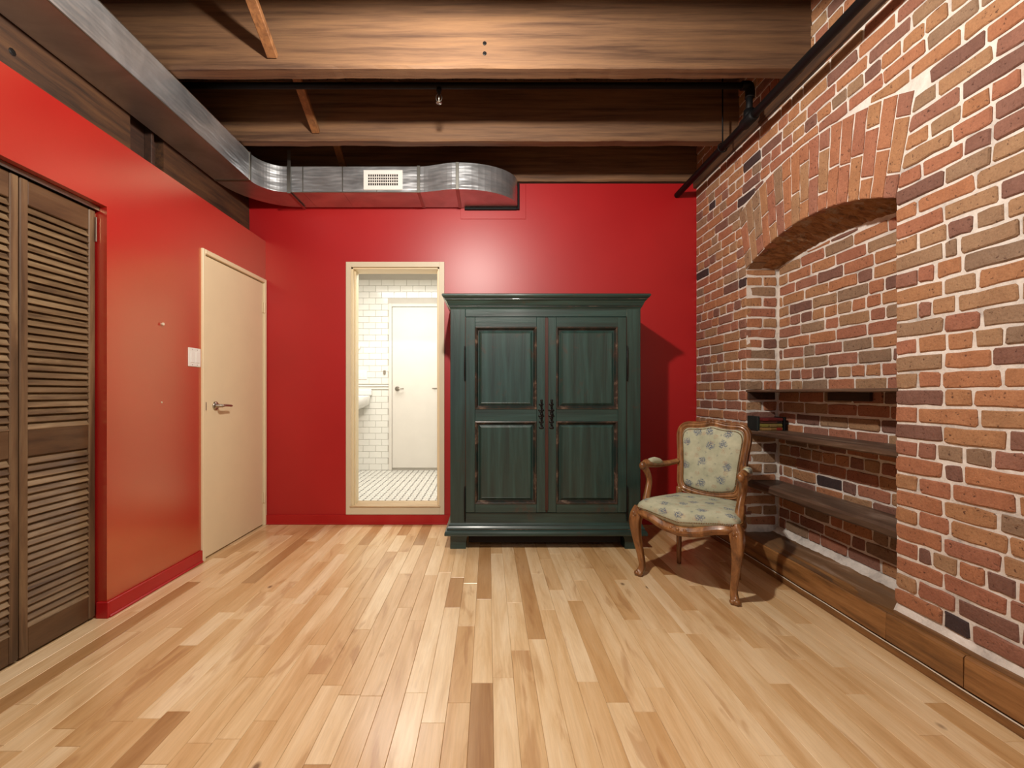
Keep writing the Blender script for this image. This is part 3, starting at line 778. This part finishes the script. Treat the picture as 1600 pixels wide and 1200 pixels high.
# bolts in the front joist
for x, z_ in ((-.02, 3.0), (-.02, 2.945)):
    MB().lathe([(.011, 0), (.011, -.003), (.006, -.004), (.006, -.010)], (x-.0+.0, 2.444, z_+.02), 8, 'y').build('bolt', M['iron'], ce)
gi = empty('trim_11'); S(gi, 'dark timber girder above the red left wall', 'girder')
def girder(y0, y1, x, tone):
    n = max(2, int((y1-y0)/.08)); rings = []
    for i in range(n+1):
        y = y0+(y1-y0)*i/n; k_ = lambda s_: noise.noise(Vector((y*4, s_*5, tone)))*.006
        rings.append([Vector((px, y, pz)) for px, pz in ((-2.24, 2.2), (x+k_(1), 2.2), (x+k_(2), 2.60), (x-.01+k_(3), 2.885), (-2.24, 2.885))])
    return MB().rings(rings, tone=tone).build('girder_length', M['girder'], gi)
girder(-2.85, 1.74, -2.022, .2); girder(1.743, 2.53, -2.02, .6); girder(2.795, YB-.002, -2.024, .9)
MB().box(-2.24, -2.075, 2.53, 2.795, 2.2, 2.885, .004).build('post_block', M['cleat'], gi)
MB().box(-2.075, -2.03, 2.70, 2.722, 2.3, 2.885, .003).build('edge_strip', M['cleat'], gi)
MB().box(-2.03, -2.012, 2.275, 2.315, 2.70, 2.745, .002).build('iron_plate', M['iron'], gi)
MB().lathe([(.016, 0), (.016, .006), (.008, .008)], (-2.024, 3.62, 2.48), 8, 'x').build('bolt', M['iron'], gi)
MB().lathe([(.016, 0), (.016, .006), (.008, .008)], (-2.024, 1.9, 2.56), 8, 'x').build('bolt', M['iron'], gi)

# ============================================================ DUCT
du = empty('air_duct', (0, 0, 0)); tag(du, 'galvanised sheet metal air duct running above the left wall and across the back wall', 'duct')
DZ0_, DZ1_ = 2.68, 2.88
def duct_path(pts, name, flip=False):
    """pts: list of (outer xy, inner xy) pairs; rectangular section swept between them"""
    rings = [[Vector((a[0], a[1], z0)), Vector((b[0], b[1], z0)), Vector((b[0], b[1], z1)), Vector((a[0], a[1], z1))] for a, b, z0, z1 in pts]
    return MB().rings(rings).build(name, M['duct'], du)
x_o, x_i = -2.012, -1.755
duct_path([((x_o, -2.6), (x_i, -2.6), DZ0_, DZ1_), ((x_o, .6), (x_i, .6), DZ0_, DZ1_)], 'duct_run')
duct_path([((x_o, .603), (x_i, .603), DZ0_, DZ1_), ((x_o, 3.297), (x_i, 3.297), DZ0_, DZ1_)], 'duct_run')
cx, cy = x_i+.195, 3.30; yi, yo = 3.495, 3.78
ell = []
for i in range(15):
    a = PI/2*i/14
    ell.append(((cx-(cx-x_o)*math.cos(a), cy+(yo-cy)*math.sin(a)), (cx-.195*math.cos(a), cy+.195*math.sin(a)), DZ0_, DZ1_))
duct_path(ell, 'duct_elbow')
def seg(x0, x1, y0=yi, y1=yi, za=DZ1_, zb=DZ1_): return duct_path([((x0, yo), (x0, y0), DZ0_, za), ((x1, yo), (x1, y1), DZ0_, zb)], 'duct_run')
seg(cx+.002, -1.448); seg(-1.446, -1.138); seg(-1.136, -.546)
tr_ = [(-.542+.30*i/8, yi-.055*(3*(i/8)**2-2*(i/8)**3)) for i in range(9)]
duct_path([((x, yo), (y, 0)[0:1] and (x, y), DZ0_, DZ1_+.004*i/8) for i, (x, y) in enumerate(tr_)], 'duct_transition')
e2 = []; ax, ay = -.238, yi-.055; ex = .245
for i in range(15):
    a = PI/2*i/14
    e2.append(((ax+(ex-.30-ax)*math.sin(a)*1.0 if False else ax+.22*math.sin(a), yo+.015), (ax+(ex-ax)*math.sin(a), yo-.005-(yo-.005-ay)*math.cos(a)), DZ0_, DZ1_+.004))
duct_path(e2, 'duct_elbow')
def flange(x, y, wdt=.022): return MB().box(x-wdt/2, x+wdt/2, y-.006, yo+.004, DZ0_-.005, DZ1_+.006, .002).build('flange', M['flange'], du)
flange(cx, yi); flange(-.544, yi, .026); flange(-.238, ay, .026)
MB().box(x_o-.002, x_i+.006, 3.287, 3.309, DZ0_-.005, DZ1_+.006, .002).build('flange', M['flange'], du)
for x in (-1.447, -1.137): MB().box(x-.004, x+.004, yi-.0025, yi, DZ0_, DZ1_, .001).build('seam', M['flange'], du)
MB().box(-.872, -.866, yi-.003, yi, DZ0_, DZ0_+.02).build('seam', M['flange'], du)
for x, y0, y1 in ((x_i, -2.6, 3.28),):
    MB().box(x-.003, x+.003, y0, y1, DZ0_-.003, DZ0_+.003, .001).box(x-.003, x+.003, y0, y1, DZ1_-.003, DZ1_+.003, .001).build('corner_seam', M['flange'], du)
MB().box(cx+.02, -.55, yi-.003, yi+.003, DZ0_-.003, DZ0_+.003, .001).build('corner_seam', M['flange'], du)
MB().box(-1.563, -1.537, yi-.014, yi-.010, DZ0_-.012, 3.0, .001).box(-1.563, -1.537, yi-.014, yo, DZ0_-.014, DZ0_-.010, .001).build('hanger_strap', M['flange'], du)
MB().box(-.2, .24, YB-.03, YB-.001, DZ0_-.022, DZ0_-.002, .002).box(.243, .262, YB-.03, YB-.001, DZ0_-.02, DZ1_, .002).build('duct_gap_shade', M['blackiron'], du)  # black strips put in as the shaded gap around the duct end
# register
rg = MB(); X0, X1, Z0, Z1 = -.972, -.668, 2.696, 2.850; yy = yi-.001
fr = MB().box(X0, X1, yy-.008, yy, Z0, Z0+.034, .002).box(X0, X1, yy-.008, yy, Z1-.034, Z1, .002).box(X0, X0+.032, yy-.008, yy, Z0+.03, Z1-.03, .002).box(X1-.032, X1, yy-.008, yy, Z0+.03, Z1-.03, .002)
vr = fr.build('vent_register', M['white'], du); tag(vr, 'white louvered vent register')
MB().box(X0+.03, X1-.03, yy-.0015, yy, Z0+.03, Z1-.03).build('vent_opening', M['dark'], vr)
lv = MB()
for i in range(15):
    x = X0+.034+i*(X1-X0-.068)/14; lv.box(x-.0025, x+.0025, yy-.007, yy-.0015, Z0+.03, Z1-.03)
for i in range(1, 4):
    z = Z0+.034+i*(Z1-Z0-.068)/4; lv.box(X0+.03, X1-.03, yy-.0075, yy-.003, z-.003, z+.003)
lv.build('louver_grid', M['white'], vr)

# ============================================================ SPRINKLER PIPE
sp = empty('sprinkler_pipe', (0, 0, 0)); tag(sp, 'black sprinkler pipe under the ceiling along the brick wall with a branch across', 'pipe')
px, pz = 1.60, 2.79
MB().tube([(px, -2.6, pz), (px, YB+.0, pz)], .024, 16).build('main_pipe', M['blackiron'], sp, True)
MB().tube([(px, 2.69, pz), (px, 2.70, pz), (px, 2.80, pz), (px, 2.81, pz)], [.026, .034, .034, .026], 16).tube([(px, 2.75, pz), (px, 2.75, pz+.06)], [.030, .030], 16).build('tee_fitting', M['blackiron'], sp, True)
MB().tube([(px, 2.75, pz+.03), (px+.004, 2.75, 2.955)], .019, 14).build('riser', M['blackiron'], sp, True)
MB().tube(cat([(px+.004, 2.75, 2.925), (px+.006, 2.75, 2.97), (px-.004, 2.75, 2.998), (px-.045, 2.75, 3.0)], 6), .027, 14).build('elbow_fitting', M['blackiron'], sp, True)
MB().tube([(px-.03, 2.75, 3.0), (-2.0, 2.75, 3.0)], .0185, 14).build('branch_pipe', M['blackiron'], sp, True)
MB().tube([(px, 3.06, pz+.02), (px, 3.06, ZC)], .005, 8).tube([(px+.031*math.sin(a*PI/8), 3.06, pz+.031*math.cos(a*PI/8)) for a in range(16)], .004, 6, loop=True).build('hanger_rod', M['blackiron'], sp, True)
MB().tube([(px, 1.0, pz+.02), (px, 1.0, ZC)], .005, 8).build('hanger_rod', M['blackiron'], sp, True)
hx, hyy = -.303, 2.75
sh = MB().lathe([(.016, 2.985), (.016, 2.965), (.010, 2.962), (.010, 2.950)], (hx, hyy, 0), 12)
sh.build('head_adapter', M['blackiron'], sp, True)
MB().tube(cat([(hx-.006, hyy, 2.952), (hx-.017, hyy, 2.935), (hx-.016, hyy, 2.915), (hx-.003, hyy, 2.898)], 4), .0026, 6).tube(cat([(hx+.006, hyy, 2.952), (hx+.017, hyy, 2.935), (hx+.016, hyy, 2.915), (hx+.003, hyy, 2.898)], 4), .0026, 6).lathe([(.004, 2.950), (.005, 2.93), (.003, 2.905)], (hx, hyy, 0), 8).lathe([(.018, 2.894), (.018, 2.897), (.004, 2.899)], (hx, hyy, 0), 14).build('sprinkler_head', M['flange'], sp, True)

# ============================================================ ARMOIRE
am = empty('armoire', (.408, 3.48, 0)); tag(am, 'large distressed dark green two door armoire against the red back wall', 'armoire')
AX, AY = .408, 3.48
YF = 3.20-AY; YR = 3.775-AY; x0, x1 = -.68, .68
dx0, dx1, dz0, dz1 = -.164-AX+.0, .987-AX+.0, .259, 1.658     # door opening in local x
bd_ = MB(); 
bd_.box(x0, x1, YF+.022, YR, .15, 1.735)
bd_.box(x0, dx0, YF, YF+.03, .15, 1.735, .003); bd_.box(dx1, x1, YF, YF+.03, .15, 1.735, .003)
bd_.build('body', M['green_z'], am)
for z0_, z1_ in ((dz1, 1.735), (.15, dz0)): MB().box(dx0, dx1, YF+.0005, YF+.03, z0_, z1_, .003).build('face_rail', M['green_x'], am)
def mitre(profile, name, mat, back=True):
    rings = []
    for off, z in profile:
        rings.append([Vector((x0-off, YR, z)), Vector((x0-off, YF-off, z)), Vector((x1+off, YF-off, z)), Vector((x1+off, YR, z))])
    return MB().rings(rings).build(name, mat, am)
mitre([(0, 1.712), (.004, 1.724), (.009, 1.728), (.009, 1.735), (.014, 1.739), (.018, 1.752), (.026, 1.768), (.036, 1.776), (.036, 1.783), (.045, 1.787), (.052, 1.796), (.055, 1.800), (.055, 1.810), (.05, 1.814)], 'cornice', M['green_x'])
for off, z in ((.0355, 1.7795), (.009, 1.7315)):
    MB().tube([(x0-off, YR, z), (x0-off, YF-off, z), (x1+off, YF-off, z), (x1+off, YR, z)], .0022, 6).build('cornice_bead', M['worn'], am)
mitre([(.0, .100), (.036, .102), (.039, .110), (.038, .122), (.033, .134), (.022, .140), (.022, .150), (.019, .156), (.012, .166), (.010, .176), (.002, .184), (0, .186)], 'plinth_molding', M['green_x'])
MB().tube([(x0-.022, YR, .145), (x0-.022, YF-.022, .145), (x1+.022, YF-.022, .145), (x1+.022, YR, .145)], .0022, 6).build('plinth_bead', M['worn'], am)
for sx in (-1, 1):
    for yy in (YF+.0, YR-.11):
        xa = x0 if sx < 0 else x1; prof = [(0, 0), (.112, 0), (.112, .05), (.118, .08), (.13, .101), (0, .101)]
        v = [(xa-sx*p[0], yy, p[1]) for p in prof]+[(xa-sx*p[0], yy+.11, p[1]) for p in prof]
        n = len(prof); f = [tuple(range(n)), tuple(range(2*n-1, n-1, -1))]+[(i, (i+1) % n, (i+1) % n+n, i+n) for i in range(n)]
        MB().add(v, f).build('foot', M['green_x'], am)
MB().box(x0+.13, x1-.13, YF+.05, YF+.07, .03, .10).build('apron', M['dark'], am)
def nested(x0_, x1_, z0_, z1_, prof, cap=True):
    rings = [[Vector((x0_+i_, y_, z0_+i_)), Vector((x1_-i_, y_, z0_+i_)), Vector((x1_-i_, y_, z1_-i_)), Vector((x0_+i_, y_, z1_-i_))] for i_, y_ in prof]
    n = 4; v = [p for r in rings for p in r]; f = []
    for a in range(len(rings)-1):
        for i in range(4): j = (i+1) % 4; f.append((a*4+i, a*4+j, a*4+4+j, a*4+4+i))
    if cap: f.append(tuple(len(v)-4+i for i in range(4)))
    return MB().add(v, f)
xm = 853.7; conv = lambda p: (p-763)/218.75-AX
for side in (0, 1):
    a, b = (dx0+.003, conv(852.6)) if side == 0 else (conv(855.0), dx1-.003)
    d = empty('door', (a, YF, 0)); d.parent = am; tag(d)
    W = b-a; y0_ = -.012; y1_ = .024
    if side == 0: pxa, pxb = conv(742.5)-a, conv(838)-a
    else: pxa, pxb = conv(869)-a, conv(964.5)-a
    pz = [(.324, .912), (.999, 1.585)]
    fr = MB()
    fr.box(0, pxa, y0_, y1_, dz0+.004, dz1-.004, .003); fr.box(pxb, W, y0_, y1_, dz0+.004, dz1-.004, .003)
    ob = fr.build('stile', M['green_z'], d)
    for z0_, z1_ in ((dz0+.004, pz[0][0]), (pz[0][1], pz[1][0]), (pz[1][1], dz1-.004)): MB().box(pxa, pxb, y0_+.0004, y1_, z0_, z1_, .0012).build('rail', M['green_x'], d)
    for z0_, z1_ in pz:
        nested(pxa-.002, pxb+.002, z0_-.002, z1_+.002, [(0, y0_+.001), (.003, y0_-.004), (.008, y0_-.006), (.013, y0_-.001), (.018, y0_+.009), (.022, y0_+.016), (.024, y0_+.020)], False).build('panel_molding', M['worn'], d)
        nested(pxa+.020, pxb-.020, z0_+.020, z1_-.020, [(0, y0_+.020), (.006, y0_+.020), (.009, y0_+.014), (.024, y0_+.004), (.026, y0_+.005), (.030, y0_+.005)], True).build('panel', M['green_z'], d)
    ex_ = conv(845.6 if side == 0 else 861.5)-a
    es = MB(); zc = 1.114-33/218.75; hh = .101
    for i in range(15):
        t_ = -1+2*i/14; wv = .012+.006*math.cos(i*2.1)+(.004 if abs(t_) < .3 else 0); es.ball((ex_+.002*math.sin(i*2), y0_-.002, zc+t_*hh*.96), .010, 8, (wv/.010, .35, .95))
    es.box(ex_-.006, ex_+.006, y0_-.005, y0_, zc-.09, zc+.09, .002)
    es.lathe([(.009, 0), (.009, -.012), (.004, -.014)], (ex_, y0_, zc), 10, 'y')
    es.build('escutcheon', M['iron'], d, True)
    hx_ = (dx0-.003 if side == 0 else dx1+.003)
    for zc in (1.324, .326):
        h = MB().lathe([(.002, -.124), (.006, -.118), (.0035, -.110), (.007, -.104), (.004, -.098), (.0065, -.092), (.0065, .092), (.004, .098), (.007, .104), (.0035, .110), (.006, .118), (.002, .124)], (hx_, YF-.010, zc), 10)
        h.build('hinge', M['iron'], am, True)
MB().box(conv(852.7), conv(855.0), YF-.006, YF+.02, dz0+.004, dz1-.004).build('meeting_strip', M['redbrown'], am)
MB().box(conv(852.2)-.004, conv(855.4)+.004, YF-.016, YF-.0115, dz0+.02, dz1-.01, .002).build('astragal', M['redbrown'], am)
for xa in (dx0, dx1): MB().box(xa-.0015, xa+.0035, YF-.001, YF+.006, dz0, dz1).build('door_gap', M['redbrown'], am)

# ============================================================ ARMCHAIR
ch = empty('armchair', (1.245, 2.68, 0), -PI/4); tag(ch, 'carved walnut armchair with faded blue floral upholstery in the corner', 'armchair')
def slope(z): return .195+.20*(z-.45)     # back leans away
half = [(0, .470), (.06, .474), (.115, .484), (.158, .497), (.176, .53), (.180, .58), (.184, .65), (.191, .72), (.199, .79), (.203, .84), (.192, .880), (.160, .900), (.105, .902), (.055, .908), (.02, .917)]
lp = [(x, z) for x, z in half]+[(0, .919)]+[(-x, z) for x, z in half[:0:-1]]
loop = cat([(x, slope(z), z) for x, z in lp], 4, True)
def off_loop(d_, dy):
    out = []; m_ = len(loop)
    for i in range(m_):
        t_ = (loop[(i+1) % m_]-loop[i-1]); nx, nz = t_.z, -t_.x; q_ = math.hypot(nx, nz) or 1
        out.append(loop[i]+Vector((nx/q_*d_, dy, nz/q_*d_)))
    return out
MB().tube(loop, .0165, 16, 1.3, groove=.14, loop=True, up=(0, 1, 0)).tube(off_loop(.0165, -.010), .0052, 8, loop=True, up=(0, 1, 0)).tube(off_loop(-.0165, -.010), .0052, 8, loop=True, up=(0, 1, 0)).build('back_frame', M['walnut'], ch, True)
def scaled_loop(k_, dy):
    c = Vector((0, slope(.69), .69)); out = []
    for p in loop: q = c+(p-c)*k_; q.y = slope(q.z)+dy; out.append(q)
    return out
def uvmap(o, fn):
    me = o.data; a = me.attributes.new('UVMap', 'FLOAT_VECTOR', 'POINT')
    flat = []
    for v in me.vertices: flat += list(fn(v.co))
    a.data.foreach_set('vector', flat)
m = MB().rings([scaled_loop(.93, -.008), scaled_loop(.90, -.014), scaled_loop(.84, -.024), scaled_loop(.7, -.032), scaled_loop(.4, -.037), scaled_loop(.02, -.038)])
o = m.build('back_upholstery', M['fabric'], ch, True); uvmap(o, lambda c: (c.x, c.z, 0))
m = MB().rings([scaled_loop(.93, .012), scaled_loop(.8, .02), scaled_loop(.3, .024)]); o = m.build('back_lining', M['fabric'], ch, True); uvmap(o, lambda c: (c.x, c.z, 0))
def nails(path, name='nail_trim', step=.0085, r=.0034, parent=ch):
    m = MB(); acc = 0; last = path[0]
    for a, b in zip(path, path[1:]+path[:1]):
        L = (b-a).length
        if L > .1: continue
        while acc <= L: p = a.lerp(b, acc/L if L else 0); m.ball(p, r, 6); acc += step
        acc -= L
    return tag(m.build(name, M['brass'], parent, True), kind='stuff')
nails(scaled_loop(.878, -.022))
# crest carving
cr = MB()
for x, z, r in ((0, .934, .013), (-.022, .930, .010), (.022, .930, .010), (-.042, .925, .008), (.042, .925, .008), (0, .92, .014), (-.062, .920, .006), (.062, .920, .006)):
    cr.ball((x, slope(z)-.012, z), r, 8, (1.3, .8, .8))
cr.build('crest_carving', M['walnut'], ch, True)
# seat rail
front = [(-.270, -.190), (-.235, -.222), (-.17, -.238), (-.09, -.252), (0, -.262), (.09, -.252), (.17, -.238), (.235, -.222), (.270, -.190)]
zf = [.392, .394, .382, .356, .346, .356, .382, .394, .392]
side_r = [(.270, -.190), (.272, -.12), (.255, -.03), (.225, .07), (.195, .17), (.178, .20)]
P_ = cat([(x, y, z) for (x, y), z in zip(front, zf)], 6)
MB().tube(P_, .024, 16, .85, groove=.16, up=(0, 0, 1)).build('front_rail', M['walnut'], ch, True)
for s_ in (-1, 1):
    Q = cat([(s_*x, y, .392-.012*math.sin(i/5*PI)) for i, (x, y) in enumerate(side_r)], 5)
    MB().tube(Q, .024, 16, .85, groove=.16, up=(0, 0, 1)).build('side_rail', M['walnut'], ch, True)
MB().tube([(-.18, .20, .392), (.18, .20, .392)], .021, 12, up=(0, 0, 1)).build('rear_rail', M['walnut'], ch, True)
cv = MB()
for i in range(-4, 5):
    x = i*.013; cv.ball((x, -.281+abs(x)*.15, .350+.009*math.cos(i*1.9)), .0105, 8, (1, .7, 1))
cv.build('apron_carving', M['walnut'], ch, True)
# seat cushion
outl = [(x, y) for x, y in front]+[(x, y) for x, y in side_r[1:]]+[(0, .215)]+[(-x, y) for x, y in side_r[:0:-1]]
ol_ = cat([(x, y, 0) for x, y in outl], 4, True)
def seat_ring(k_, z, sag=0):
    c = Vector((0, -.02, 0)); out = []
    for p in ol_:
        q = c+(p-c)*k_; dip = -.028*max(0, 1-abs(p.x)/.2)*(1 if p.y < -.1 else 0)*(1 if z < .43 else 0)
        out.append(Vector((q.x, q.y, z+dip)))
    return out
m = MB().rings([seat_ring(.98, .398), seat_ring(1.02, .410), seat_ring(1.025, .425), seat_ring(1.00, .445), seat_ring(.93, .462), seat_ring(.78, .473), seat_ring(.55, .480), seat_ring(.3, .483), seat_ring(.03, .484)])
o = m.build('seat_cushion', M['fabric'], ch, True); uvmap(o, lambda c: (c.x*.95, c.y+c.z*1.1, 0))
nails([p for p in seat_ring(1.045, .424) if p.y < .12])
# legs
for s_ in (-1, 1):
    path = cat([(s_*.262, -.186, .415), (s_*.276, -.200, .375), (s_*.284, -.208, .325), (s_*.278, -.200, .24), (s_*.264, -.184, .14), (s_*.256, -.175, .07), (s_*.260, -.180, .035), (s_*.268, -.190, .018)], 5)
    rr = lerp_list([.034, .038, .034, .0255, .020, .018, .021, .023], len(path))
    MB().tube(path, rr, 16, 1.0, groove=.14, up=(s_*.7, .7, 0)).build('front_leg', M['walnut'], ch, True)
    ft_ = MB()
    for dx_, dy_, r_ in ((0, 0, .024), (.012, -.009, .018), (-.009, -.012, .016)): ft_.ball((s_*(.266+dx_), -.190+dy_, .017), r_, 10, (1, 1, .82))
    ft_.lathe([(.020, 0), (.022, .006), (.016, .012)], (s_*.266, -.190, 0), 10); ft_.build('scroll_foot', M['walnut'], ch, True)
    kc = MB()
    for a_, b_, z_, r_ in ((.285, -.225, .385, .014), (.285, -.228, .365, .012), (.286, -.226, .345, .010), (.285, -.222, .327, .008), (.272, -.232, .38, .010), (.296, -.212, .38, .010), (.27, -.231, .36, .008), (.297, -.210, .36, .008)):
        kc.ball((s_*a_, b_, z_), r_, 8, (.9, .9, 1.1))
    kc.build('knee_carving', M['walnut'], ch, True)
    path = cat([(s_*.180, .198, .50), (s_*.182, .198, .40), (s_*.180, .192, .25), (s_*.177, .182, .10), (s_*.176, .180, 0)], 5)
    MB().tube(path, lerp_list([.020, .024, .019, .016, .014], len(path)), 8, 1.0, up=(0, 1, 0)).build('rear_leg', M['walnut'], ch, True)
    # arm: support post, scroll and rail
    path = cat([(s_*.258, -.118, .405), (s_*.262, -.112, .45), (s_*.262, -.085, .51), (s_*.266, -.062, .56), (s_*.272, -.070, .61), (s_*.276, -.098, .645), (s_*.276, -.112, .662)], 5)
    MB().tube(path, lerp_list([.027, .021, .018, .0175, .019, .022, .021], len(path)), 16, 1.0, groove=.16, up=(s_, 0, 0)).build('arm_post', M['walnut'], ch, True)
    path = cat([(s_*.276, -.118, .668), (s_*.276, -.085, .674), (s_*.274, -.02, .662), (s_*.262, .07, .652), (s_*.236, .15, .652), (s_*.200, .225, .662)], 5)
    MB().tube(path, lerp_list([.018, .023, .021, .019, .017, .016], len(path)), 16, 1.0, groove=.12, up=(0, 0, 1)).ball((s_*.276, -.126, .662), .026, 12, (.8, 1, 1)).build('arm_rail', M['walnut'], ch, True)
    path = cat([(s_*.275, -.055, .672), (s_*.274, -.03, .678), (s_*.270, .02, .678), (s_*.262, .07, .670), (s_*.254, .095, .662)], 5)
    o = MB().tube(path, lerp_list([.010, .020, .024, .020, .010], len(path)), 12, 1.0, up=(0, 0, 1)).build('arm_pad', M['fabric'], ch, True); uvmap(o, lambda c: (c.x*1.5, c.y, 0))

# ============================================================ SHELVES AND BOOKS
def shelf(z0, z1, xf, label, amp=.002, mat='shelf'):
    n = 50; rings = []
    for i in range(n+1):
        y = YN0-.006+(YN1-YN0+.012)*i/n; k_ = lambda s_, f=5: noise.noise(Vector((y*f, s_*3.1, z0*11)))*amp
        r_ = (z1-z0)*.25
        rings.append([Vector((px_, y, pz_)) for px_, pz_ in ((XN-.0, z0), (xf+r_, z0+k_(1)), (xf+k_(2), z0+r_), (xf+k_(2), z1-r_), (xf+r_, z1+k_(3)*.5), (XN-.0, z1))])
    o = MB().rings(rings).build('wall_shelf', M[mat]); tag(o, label, 'shelf', 'niche shelves'); return o
s1 = shelf(1.118, 1.136, XR+.004, 'thin dark wooden shelf at the top, level with the camera, in the brick niche')
s2 = shelf(.832, .865, XR+.008, 'dark wooden shelf carrying the books in the brick niche', .004)
s3 = shelf(.468, .520, XR+.020, 'thick worn plank shelf lowest in the brick niche', .008)
tag(MB().box(1.768, 1.95, 3.044, 3.060, 1.070, 1.117, .003).build('shelf_cleat', M['cleat']), 'small dark wood cleat under the left end of the top shelf', 'cleat')
tag(MB().box(1.955, 1.974, 2.30, 2.585, 1.070, 1.117, .003).build('shelf_cleat', M['cleat']), 'dark wood cleat on the brick under the middle of the top shelf', 'cleat')
def book(z0, z1, xa, xb, yf, col, label, bands):
    """a closed book lying flat, its spine towards the camera"""
    b = empty('book', ((xa+xb)/2, (yf+3.055)/2, z0)); tag(b, label, 'book', 'books stacked on the niche shelf')
    w2 = (3.055-yf)/2; l2 = (xb-xa)/2; h = z1-z0; cv_ = plain('book_cover', col, .5, var=.25)
    MB().box(-l2, l2, -w2+.004, w2, 0, .0025, .0008).box(-l2, l2, -w2+.004, w2, h-.0025, h, .0008).build('cover', cv_, b)
    n = 6; rg = []
    for xx in (-l2, l2): rg.append([Vector((xx, -w2+.004-.004*math.sin(PI*i/n), h*i/n)) for i in range(n+1)]+[Vector((xx, -w2+.006, h)), Vector((xx, -w2+.006, 0))])
    MB().rings(rg).build('spine', cv_, b)
    MB().box(-l2+.003, l2-.003, -w2+.006, w2-.004, .0025, h-.0025).build('page_block', M['casing'], b)
    for f0, f1, cc in bands:
        MB().box(-l2+f0*2*l2, -l2+f1*2*l2, -w2-.0006, -w2+.003, h*.12, h*.88, .0005).build('spine_label', plain('spine_label', cc, .5, var=.2), b)
X0, X1, YS = 1.785, 1.935, 2.945
book(.866, .888, X0, X1, YS, srgb(126, 96, 52), 'tan and red book lying at the bottom of the shelf stack', [(.74, .97, srgb(128, 30, 24)), (.1, .5, srgb(146, 112, 64))])
book(.8885, .911, X0, X1-.004, YS-.003, srgb(112, 100, 50), 'olive gold book lying second from the bottom of the stack', [(.45, .75, srgb(128, 104, 62)), (.08, .36, srgb(124, 114, 52))])
book(.9115, .928, X0+.004, X1-.002, YS, srgb(74, 42, 32), 'thin brown book with a black end lying third in the stack', [(.76, .97, srgb(16, 14, 14))])
book(.9285, .949, X0+.002, X1, YS-.004, srgb(90, 28, 26), 'dark red book lying on top of the shelf stack', [(.1, .35, srgb(108, 34, 32))])
b = empty('book', (1.775, 3.0, .866)); tag(b, 'dark green book standing on edge at the left end of the stacked books', 'book', 'books stacked on the niche shelf')
gcv = plain('dark_green_cover', srgb(26, 36, 34), .5, var=.3)
MB().box(-.008, -.0055, -.055, .055, 0, .094, .0008).box(.0055, .008, -.055, .055, 0, .094, .0008).build('cover', gcv, b)
MB().box(-.008, .008, -.057, -.053, 0, .094, .002).build('spine', gcv, b)
MB().box(-.0055, .0055, -.052, .052, .002, .091).build('page_block', M['casing'], b)
tag(MB().box(1.940, 1.956, 2.938, 3.05, .866, .955, .003).box(1.925, 1.94, 2.95, 3.0, .8655, .8659).build('bookend', M['blackiron']), 'thin black bookend between the stacked books and the niche wall', 'bookend')

# ============================================================ REAR OF THE ROOM (behind the camera)
rw = MB(); WY = -2.55
rw.box(-2.1, -1.45, WY-.15, WY, 0, 3.35).box(.95, 1.8, WY-.15, WY, 0, 3.35).box(-1.45, .95, WY-.15, WY, 0, .72).box(-1.45, .95, WY-.15, WY, 2.38, 3.35)
S(rw.build('wall_front', M['plaster']), 'plain wall with the window behind the camera', 'wall')
wn = empty('window_1', (-.25, WY-.08, .72)); S(wn, 'wide window behind the camera', 'window')
MB().box(-1.2, -1.15, -.03, .03, 0, 1.66, .003).box(1.15, 1.2, -.03, .03, 0, 1.66, .003).box(-1.2, 1.2, -.03, .03, 0, .05, .003).box(-1.2, 1.2, -.03, .03, 1.61, 1.66, .003).box(-.02, .02, -.02, .02, 0, 1.66, .003).build('window_frame', M['white'], wn)
def ceiling_lamp(loc, label):
    l = empty('pendant_lamp', (loc[0], loc[1], ZC)); tag(l, label, 'lamp')
    MB().lathe([(.05, 0), (.05, -.02), (.02, -.03)], n=16).build('canopy', M['glass_lamp'], l, True)
    MB().tube([(0, 0, -.02), (0, 0, loc[2]-ZC+.10)], .004, 8).build('stem', M['glass_lamp'], l)
    MB().lathe([(.018, loc[2]-ZC+.11), (.022, loc[2]-ZC+.06), (.018, loc[2]-ZC+.052)], n=14).build('socket', M['glass_lamp'], l, True)
ceiling_lamp(LAMP, 'bare bulb lamp hanging just above the photo, in front of the armoire')
ceiling_lamp((.45, -.9, 2.66), 'added fill lamp hanging behind the camera')  # fixture added to carry the fill light
